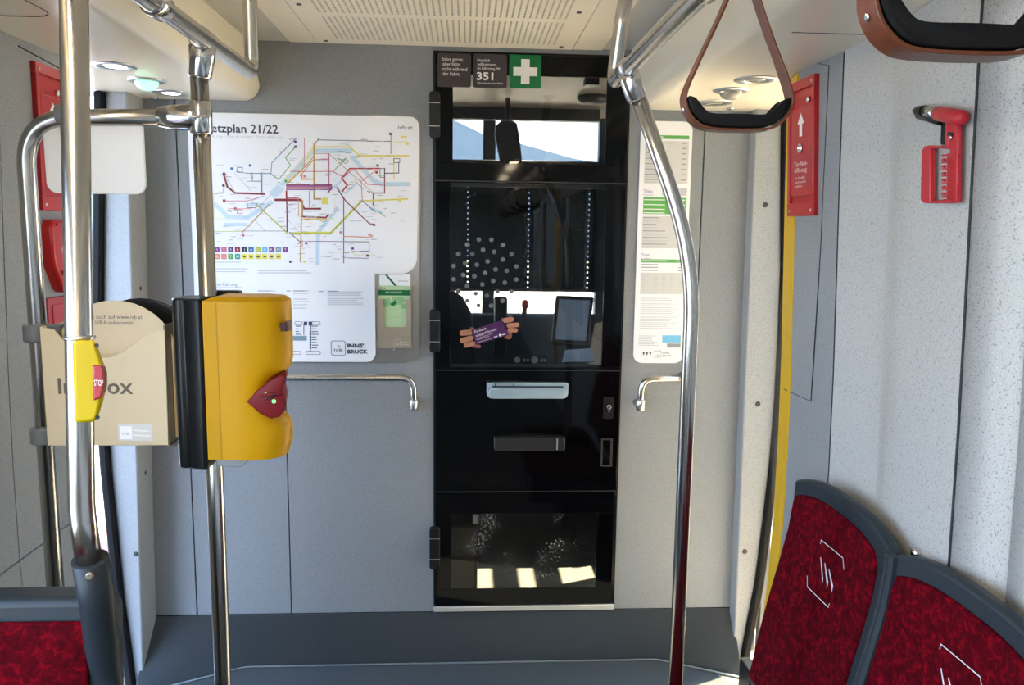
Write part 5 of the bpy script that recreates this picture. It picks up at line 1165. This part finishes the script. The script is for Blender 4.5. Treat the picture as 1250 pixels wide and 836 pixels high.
# ================================================================== RIGHT SEATS
PROF = [(.10, .66), (.30, .70), (.42, .745), (.50, .785), (.60, .800), (.735, .826), (.85, .852), (.944, .872), (1.03, .882), (1.115, .884)]
def xs_(z): return lerp(PROF, z)
def side_seat(y_far, y_near, label):
    o = empty('bench_seat', ((.8), (y_far+y_near)/2, 0)); tag(o, label, 'seat')
    NU, NVv = 26, 22
    def topz(u):    # u 0 far .. 1 near
        return 1.104 - .035*(abs(2*u-1)**3.0)
    def grid(u0, u1, v0, v1, off, inset_top):
        G = []
        for j in range(NVv+1):
            row = []
            for i in range(NU+1):
                u = u0+(u1-u0)*i/NU; y = y_far+(y_near-y_far)*u; zt2 = topz(u)-inset_top; v = v0+(v1-v0)*j/NVv; z = .50+(zt2-.50)*v
                wv = .012*(2*u-1)**2 
                row.append(Vector((xs_(z)-wv-off, y, z)))
            G.append(row)
        return G
    def shell(G, th):
        m = MB(); nU = len(G[0]); nV = len(G); V = [p for r in G for p in r] + [p + Vector((th, 0, 0)) for r in G for p in r]; N = nU*nV; F = []
        for j in range(nV-1):
            for i in range(nU-1):
                a = j*nU+i; F.append((a, a+1, a+nU+1, a+nU)); F.append((N+a, N+a+nU, N+a+nU+1, N+a+1))
        for i in range(nU-1): F.append((i, N+i, N+i+1, i+1)); a = (nV-1)*nU+i; F.append((a, a+1, N+a+1, N+a))
        for j in range(nV-1): a = j*nU; F.append((a, a+nU, N+a+nU, N+a)); a = j*nU+nU-1; F.append((a, N+a, N+a+nU, a+nU))
        m.add(V, F, smooth=True); return m
    m = shell(grid(0.0, 1.0, 0, 1, 0, 0), .030); f = m.build('backrest_frame', grey_p, o, bevel=.010, seg=4, angle=50)
    # fabric pad with a rounded upper near corner
    Gf = []
    u0, u1 = .035, .905
    for j in range(NVv+1):
        row = []; v = j/NVv; 
        for i in range(NU+1):
            t = i/NU; zt_tab = 0
            u = u0+(u1-u0)*t; zt2 = topz(u)-.040
            z = .52+(zt2-.52)*v
            # round the corners by pulling u in near the top
            k = max(0, (z-(zt2-.05))/.05); pull = .045*(1-math.sqrt(max(0, 1-k*k))) if k > 0 else 0
            uu = u0+pull*.4+(u1-u0-pull*1.6)*t
            row.append(Vector((xs_(z)-.012*(2*uu-1)**2-.007 - .004*math.sin(PI*t)*math.sin(PI*min(1, v)), y_far+(y_near-y_far)*uu, z)))
        Gf.append(row)
    m = shell(Gf, .010); pad = m.build('backrest_fabric', fabric_m, o, bevel=.004, seg=3, angle=50)
    def sp_(u, v, off):
        y = y_far+(y_near-y_far)*u; z = v; t = (u-u0)/(u1-u0); return Vector((xs_(z)-.012*(2*u-1)**2-.007-.004*math.sin(PI*t)*math.sin(PI*min(1, (z-.52)/.55))-off, y, z))
    # embroidered emblem: three slashes between two corner brackets
    m = MB()
    def stroke(a, b, w0, w1):
        n = 6; L_s = []; R_s = []
        dx, dz = b[0]-a[0], b[1]-a[1]; l = math.hypot(dx*.48, dz); nx, nz = -dz/l, dx*.48/l
        for i in range(n+1):
            t = i/n; ww = w0+(w1-w0)*t; u, z = a[0]+dx*t, a[1]+dz*t; L_s.append(sp_(u+nx*ww/.48, z+nz*ww, .0016)); R_s.append(sp_(u-nx*ww/.48, z-nz*ww, .0016))
        m.add(L_s+R_s, [(i, i+1, n+2+i, n+1+i) for i in range(n)])
    cu, cz_ = .50, .918
    for k in range(3):
        du = .05*(k-1); stroke((cu-.030+du, cz_+.022-.004*k), (cu+.045+du, cz_-.018+.002*k),   .0012, .0038 if k else .0026); stroke((cu+.045+du, cz_-.018+.002*k), (cu+.05+du, cz_-.026), .0026, .0006)
    stroke((cu-.11, cz_+.050), (cu-.11, cz_+.060), .0009, .0009); stroke((cu-.11, cz_+.060), (cu+.12, cz_+.062), .0009, .0009); stroke((cu+.12, cz_+.062), (cu+.15, cz_+.040), .0009, .0009)
    stroke((cu-.15, cz_-.040), (cu-.12, cz_-.062), .0009, .0009); stroke((cu-.12, cz_-.062), (cu+.11, cz_-.060), .0009, .0009); stroke((cu+.11, cz_-.060), (cu+.11, cz_-.050), .0009, .0009)
    m.build('print_emblem', mat('embroidery_white', (.66, .60, .64), .7), pad)
    m = MB(); cushion(m, (.52+.02, (y_far+y_near)/2, .46), .22, abs(y_far-y_near)/2-.02, .05); m.build('seat_cushion', fabric_m, o)
    m = MB(); m.box((.34, y_near+.012, .30), (.80, y_far-.012, .43)); m.box((.56, y_near+.06, 0), (.84, y_far-.06, .31)); m.build('seat_base', grey_p, o, bevel=.015, seg=3)
    return o
side_seat(1.995, 1.508, 'red fabric sideways seat farther from the viewer, beside the yellow door edge')
side_seat(1.500, 1.015, 'red fabric sideways seat in the lower right corner, nearer to the viewer')
# moulded strip between the seats
m = MB(); rings = []
for i in range(15):
    z = .55 + (1.068-.55)*i/14; x = xs_(z)-.014; w2 = .020
    rings.append([(x+.01, 1.504+w2, z), (x-.004, 1.504+w2*.9, z), (x-.008, 1.504+w2*.35, z), (x-.0055, 1.504+w2*.25, z), (x-.0055, 1.504-w2*.25, z), (x-.008, 1.504-w2*.35, z), (x-.004, 1.504-w2*.9, z), (x+.01, 1.504-w2, z)])
m.loft(rings, smooth=False); m.build('seat_divider', grey_p, bpy.data.objects['bench_seat'])
# chrome coat knob on the wall above the seats
p = wr_pt(1128, 678, .905); m = MB(); m.use(chrome).lathe([(.016, 0), (.016, .004), (.010, .010), (.008, .016), (.012, .022), (.010, .028), (.003, .030)], (p.x+.003, p.y, p.z+.002), (-1, 0, .1), 22); tag(m.build('coat_hook', None), 'small chrome knob on the wall just above the right seat backs', 'knob')

# ================================================================== RED EMERGENCY RELEASE BOXES
def release_box(side, cs, label):
    """cs: corner pixels (tl, tr, br, bl) on the side wall"""
    if side > 0: f = lambda px, py: wr_pt(px, py)
    else:
        def f(px, py):
            p = at(px, py, X=-1.11)
            for _ in range(3): p = at(px, py, X=xl(p.z))
            return p
    tl, tr, br, bl = [f(*q) for q in cs]
    c = (tl+tr+br+bl)/4; v = ((tl-bl)+(tr-br)).normalized(); nrm = Vector((-side, 0, 0)); 
    far, near = (tl+bl)/2, (tr+br)/2
    W = abs(far.y-near.y); H = ((tl-bl).length+(tr-br).length)/2
    u = Vector((0, -1, 0)) if side > 0 else Vector((0, 1, 0))
    n_ = u.cross(v); 
    org = c - u*W/2 - v*H/2
    o = empty('emergency_release', tuple(org + u*W/2)); tag(o, label, 'emergency release')
    fr = frame(org + n_*.003, u, v)
    m = MB(); x0, x1 = W*.10, W*.92; z0, z1 = H*.10, H*.93
    ring_panel(m, 0, 0, W, H, x0, z0, x1, z1, fr, -.012, .010); m.prism([(x0-.001, z0-.001), (x1+.001, z0-.001), (x1+.001, z1+.001), (x0-.001, z1+.001)], fr, -.012, .001); m.build('housing', red_p, o, bevel=.0015)
    m = MB(); m.prism(rrect(x0+.004, z0+.018, x1-.004, H*.80, .004), fr, .001, .008); fl = m.build('flap', red_p, o, bevel=.002)
    m = MB(); m.use(INK['w']); cx = W*.5; az = H*.70
    m.flat([(cx-.009, az-.042), (cx+.009, az-.042), (cx+.009, az-.008), (cx+.022, az-.008), (cx, az+.022), (cx-.022, az-.008), (cx-.009, az-.008)], fr, .0085)
    m.build('print_arrow', None, fl); m = MB(); m.use(INK['w']); m.text('T\u00fcr-Not-', cx, H*.37, .013, fr, .0085, align='c', w=W*.5); m.text('\u00f6ffnung', cx, H*.325, .013, fr, .0085, align='c', w=W*.46)
    for i, t in enumerate(('im Notfall', 'nach unten', 'ziehen')): m.text(t, cx-W*.2, H*(.275-.03*i), .007, fr, .0085, w=W*(.36, .40, .26)[i])
    m.build('print_text', None, fl)
    m = MB(); q = fr[0] + fr[1]*cx + fr[2]*H*.50 + n_*.008; m.lathe([(.014, 0), (.014, .003), (.011, .006), (.006, .006), (.004, .002)], q, n_, 22); m.build('lock', chrome, o)
    m = MB()
    for a_, b_ in ((.1, .96), (.9, .96), (.1, .04), (.9, .04)): m.lathe([(.0045, 0), (.0045, .0012), (.002, .0016)], fr[0] + fr[1]*W*a_ + fr[2]*H*b_ + n_*.010, n_, 12)
    m.lathe([(.008, 0), (.008, .006), (.004, .008)], fr[0] + fr[1]*W*.72 + fr[2]*H*.84 + n_*.001, n_, 16)
    build_each(m, 'screw', satin, o)
    return o
release_box(1, ((966, 101), (1001, 93), (997.5, 262), (967, 265)), 'red emergency door release box with white arrow on the right wall')
release_box(-1, ((35, 75), (77, 88), (83, 262), (48, 252)), 'tall red emergency door release box with white arrow on the left wall')
# second red unit and red plate below it on the left wall
def wl_pt(px, py):
    p = at(px, py, X=-1.11)
    for _ in range(3): p = at(px, py, X=xl(p.z))
    return p
ul, vl = Vector((0, 1, 0)), Vector((0, 0, 1))
a = wl_pt(50, 268); b = wl_pt(80, 355); fr = frame((xl((a.z+b.z)/2)+.0, 0, 0), ul, vl); y0, y1 = a.y, a.y+.145; zt2 = a.z; zb2 = b.z
o = empty('emergency_stop_unit', (fr[0].x, (y0+y1)/2, zb2)); tag(o, 'red emergency stop unit with key lock below the tall red box on the left wall', 'emergency handle')
nl = ul.cross(vl)
def fp(fr, y, z, d): return fr[0] + fr[1]*y + fr[2]*z + fnormal(fr)*d
m = MB(); Pq = [(y0+.012, zt2+.0), (y0, zt2-.02), (y0+.006, zb2+.075), (y0+.05, zb2+.01), (y0+.065, zb2), (y1-.01, zb2-.0), (y1, zb2+.02), (y1, zt2-.01), (y1-.012, zt2)]
m.prism(Pq, fr, -.03, .030); m.build('body', red_p, o, bevel=.008, seg=3)
m = MB(); m.lathe([(.018, 0), (.018, .004), (.014, .007), (.008, .007), (.005, .003)], fp(fr, y0+.075, zt2-.035, .030), fnormal(fr), 22); m.build('key_lock', chrome, o)
m = MB(); m.use(INK['w']).text('NOT-STOP', y0+.045, zt2-.085, .011, fr, .0306, w=.08); m.text('Nothalt', y0+.05, zt2-.115, .006, fr, .0306, w=.04); m.build('print_text', None, o)
m = MB(); m.lathe([(.008, 0), (.008, .003), (.005, .004)], fp(fr, y0+.045, zb2+.055, .030), fnormal(fr), 14); m.lathe([(.004, 0), (.004, .002)], fp(fr, y0+.025, zt2-.012, .030), fnormal(fr), 10); build_each(m, 'screw', red_d, o)
a = wl_pt(55, 364); b = wl_pt(60, 400); m = MB(); x_ = xl(a.z); fr = frame((x_, 0, 0), ul, vl)
m.prism(rrect(a.y, b.z-.05, a.y+.17, a.z, .006), fr, -.03, .006); o = m.build('red_panel', mat('red_cover_plate', (.40, .03, .035), .35), bevel=.002); tag(o, 'plain red cover plate low on the left wall behind the leaflet box', 'cover plate')
m = MB(); m.prism(rrect(a.y+.02, b.z-.04, a.y+.15, a.z-.02, .004), fr, .006, .009); m.build('raised_field', red_p, o, bevel=.002)

# ================================================================== EMERGENCY HAMMER
ha_a, ha_b = Vector((xr(1.88, .910), 1.64, 1.88)), Vector((xr(1.88, .888), 1.40, 1.88))
hu = (ha_b-ha_a).normalized(); hv = Vector((xr(2.0, .90)-xr(1.75, .90), 0, .25)).normalized(); hn = hu.cross(hv)
FH = frame(ha_a, hu, hv)
def HP(px, py, d=.0):
    p = on_plane(px, py, ha_a + hn*d, hn) - ha_a; return (p.dot(FH[1]), p.dot(FH[2]))
hm = empty('emergency_hammer', tuple(on_plane(1150, 248, ha_a, hn))); tag(hm, 'red emergency hammer with chrome tip on the right wall', 'emergency hammer')
def hc(x, y): return (1080 + x*120/590, 100 + y*170/836)
D = .016
# head barrel (tube along its own axis)
def H3(x, y, d): 
    q = HP(*hc(x, y), d); return FH[0] + FH[1]*q[0] + FH[2]*q[1] + hn*d
m = MB(); a, b = H3(322, 190, D), H3(478, 222, D); ax = (b-a).normalized(); m.tube([a, a+ax*.002, b-ax*.008, b-ax*.003, b], [.0125, .014, .0135, .010, .004], 24); m.build('head', hammer_red, hm)
m = MB(); a2 = H3(235, 175, D); m.tube([a2, a+ax*.001], .0098, 22); m.build('chrome_collar', chrome, hm)
m = MB(); a3 = H3(172, 172, D); m.tube([a3, a3+(a2-a3)*.45, a2, a2+(a2-a3)*.05], [.003, .0095, .0105, .0105], 22); m.use(black_p); c1, c2 = H3(205, 200, D-.008), H3(345, 240, D-.008); m.tube([c1, c2], .008, 16); m.build('tip', black_p, hm)
# grip: outline frame with ribs
def poly(pts): return [HP(*hc(x, y), D) for x, y in pts]
m = MB(); m.prism(poly(((370, 225), (445, 240), (445, 440), (430, 440), (392, 440), (392, 405), (368, 405))), FH, D-.006, D+.001); m.prism(poly(((425, 240), (445, 240), (440, 725), (418, 725))), FH, D-.006, D+.003)
m.prism(poly(((370, 225), (388, 228), (388, 400), (370, 400))), FH, D-.006, D+.003)
m.build('neck', hammer_red, hm, bevel=.0015)
m = MB(); m.prism(poly(((232, 410), (250, 385), (282, 380), (282, 715), (280, 728), (245, 728), (226, 710))), FH, D-.008, D+.004)
m.prism(poly(((275, 381), (396, 388), (396, 402), (275, 402))), FH, D-.006, D+.003); m.prism(poly(((250, 712), (438, 708), (438, 726), (420, 730), (250, 730))), FH, D-.006, D+.003)
m.build('guard', hammer_red, hm, bevel=.003, seg=3)
m = MB(); 
m.prism(poly(((362, 430), (428, 430), (426, 715), (360, 715))), FH, D-.006, D-.003)
for i in range(7): y = 437 + i*41; m.prism(poly(((352, y), (430, y-2), (430, y+9), (352, y+11))), FH, D-.004, D+.004); m.prism(poly(((340, y+28), (356, y+22), (356, y+40), (340, y+36))), FH, D-.005, D+.001)
m.build('ribbed_grip', hammer_red, hm, bevel=.0012)
m = MB(); m.prism(poly(((310, 245), (368, 250), (366, 385), (305, 378))), FH, -.002, D-.008); m.build('wall_holder', black_p, hm, bevel=.002)
m = MB(); m.lathe([(.0045, 0), (.0045, .003), (.002, .004)], H3(401, 338, D+.002), hn, 14); m.build('seal_pin', chrome, hm)
m = MB(); m.prism(poly(((388, 302), (418, 306), (418, 330), (388, 328))), FH, D+.0018, D+.003); m.build('label_hole', black_p, hm)

# ================================================================== HANGING STRAPS
def chaikin(P):
    out = []; n = len(P)
    for i in range(n):
        a, b = P[i], P[(i+1) % n]; out += [(a[0]*.75+b[0]*.25, a[1]*.75+b[1]*.25), (a[0]*.25+b[0]*.75, a[1]*.25+b[1]*.75)]
    return out
def make_strap():
    o = empty('hanging_strap', (0, 0, 0)); rT = RP+.0015
    hw = .0745; zb = -.222; zs = -.178       # half width, bottom, shoulder (relative to rail centre)
    # leather loop: centre line in x,z
    pts = []
    for i in range(9): a = PI*.15 + (PI*.7)*i/8; pts.append((rT*math.cos(a), rT*math.sin(a)))
    left = [(-.010, -.032), (-.030, -.085), (-.060, -.150), (-.0735, -.183)]
    bot = []
    for (x, z) in ((-.0745, -.196), (-.068, -.213), (-.055, -.226), (-.040, -.2315), (0, -.2325), (.040, -.2315), (.055, -.226), (.068, -.213), (.0745, -.196)): bot.append((x, z))
    right = [(.0735, -.183), (.060, -.150), (.030, -.085), (.010, -.032)]
    path = pts + left + bot + right
    path = chaikin(chaikin(path)); th = .0032; wy = .014; n = len(path); rings = []
    for i in range(n):
        a = path[(i-1) % n]; b = path[(i+1) % n]; tx, tz = b[0]-a[0], b[1]-a[1]; l = math.hypot(tx, tz) or 1; nx, nz = -tz/l, tx/l
        x, z = path[i]; w_ = wy if z < -.14 else wy*.85
        rings.append([(x+nx*th/2, -w_, z+nz*th/2), (x-nx*th/2, -w_, z-nz*th/2), (x-nx*th/2, w_, z-nz*th/2), (x+nx*th/2, w_, z+nz*th/2)])
    rings.append(rings[0]); m = MB(); m.loft(rings, smooth=False, caps=False); m.build('leather_band', leather, o, bevel=.0008)
    m = MB(); P = [(-.0715, -.192), (-.066, -.208), (-.054, -.221), (-.040, -.2285), (0, -.2295), (.040, -.2285), (.054, -.221), (.066, -.208), (.0715, -.192), (.068, -.188), (.061, -.194), (.050, -.2075), (.040, -.2120), (0, -.2110), (-.040, -.2120), (-.050, -.2075), (-.061, -.194), (-.068, -.188)]
    P = chaikin(chaikin(P)); rings = [[(x*k, y, -.215+(z+.215)*k) for x, z in P] for y, k in ((-.0145, .93), (-.0125, 1), (.0125, 1), (.0145, .93))]
    m.loft(rings, smooth=False); m.build('grip_pad', black_s, o, bevel=.004, seg=3, angle=30)
    m = MB()
    for s_ in (-1, 1): m.lathe([(.0035, 0), (.0035, .0012), (.0015, .0018)], (s_*.0728, 0, -.206), (s_*.92, 0, -.38), 12)
    m.tube([(-.0125, 0, -.030), (.0125, 0, -.030)], .004, 10)
    build_each(m, 'rivet', chrome, o)
    return o
s1 = make_strap(); s1.location = (XR+.002, 1.105, ZR); tag(s1, 'brown leather hanging strap with black grip, fully visible before the right door', 'hanging strap', 'hanging straps on the right rail')
s2 = copy_tree(s1); s2.location = (XR+.002, .60, ZR-.008); tag(s2, 'brown leather hanging strap cut off by the upper right corner', 'hanging strap')
for y in (-.55, -1.2, -1.75):
    s3 = copy_tree(s1); s3.location = (XR, y, ZR); tag(s3, 'brown leather hanging strap behind the viewer, seen only as a dim reflection', 'hanging strap')

# ================================================================== LAMPS IN THE HOUSINGS
def lamp(px, py, kind, label, group=None):
    p = at(px, py, Z=2.166); o = empty({'spot': 'spot_lamp', 'dome': 'signal_lamp', 'button': 'door_sensor'}[kind], (p.x, p.y, 2.166)); tag(o, label, {'spot': 'lamp', 'dome': 'lamp', 'button': 'sensor'}[kind], group); return o, p
def spot(px, py, on, label):
    o, p = lamp(px, py, 'spot', label); m = MB(); R_ = .062
    m.lathe([(R_, 0), (R_, .002), (R_-.006, .0045), (R_*.55, .0045), (R_*.5, .001)], (p.x, p.y, 2.166), (0, 0, -1), 36); m.build('bezel', satin, o)
    m = MB(); m.lathe([(R_*.5, .0012), (R_*.40, .004), (R_*.2, .0058)], (p.x, p.y, 2.166), (0, 0, -1), 28); m.build('lens', lamp_on if on else mat('unlit_lens', (.30, .30, .28), .2), o)
spot(140, 80, True, 'lit round spot lamp in the left housing, farthest from the bulkhead')
spot(209, 113, True, 'lit round spot lamp in the left housing, nearest to the bulkhead')
spot(922, 97, False, 'unlit round spot lamp in the right housing, nearer to the viewer')
spot(872, 125, False, 'unlit round spot lamp in the right housing, nearest to the bulkhead')
def dome(px, py, m_, label):
    o, p = lamp(px, py, 'dome', label); m = MB(); R_ = .056
    m.lathe([(R_, 0), (R_, .002), (R_-.006, .006), (R_*.62, .006)], (p.x, p.y, 2.166), (0, 0, -1), 36); m.build('bezel', satin, o)
    m = MB(); m.lathe([(R_*.62*math.cos(a), .006 + .026*math.sin(a)) for a in [PI/2*i/7 for i in range(8)]], (p.x, p.y, 2.166), (0, 0, -1), 28); m.build('lens', m_, o)
dome(179, 98, lamp_green, 'glowing green dome signal lamp in the left housing')
dome(892, 110, clear_lens, 'clear dome signal lamp in the right housing')
for px, py, l in ((176, 119, 'small chrome push button in the left housing beside the green lamp'), (902, 132, 'small chrome push button in the right housing beside the clear dome')):
    o, p = lamp(px, py, 'button', l); p = Vector((p.x*.97, p.y, 2.166)); m = MB(); m.lathe([(.013, 0), (.013, .003), (.008, .007), (.003, .009)], (p.x, p.y, 2.166), (0, 0, -1), 20); m.build('button_cap', chrome, o)
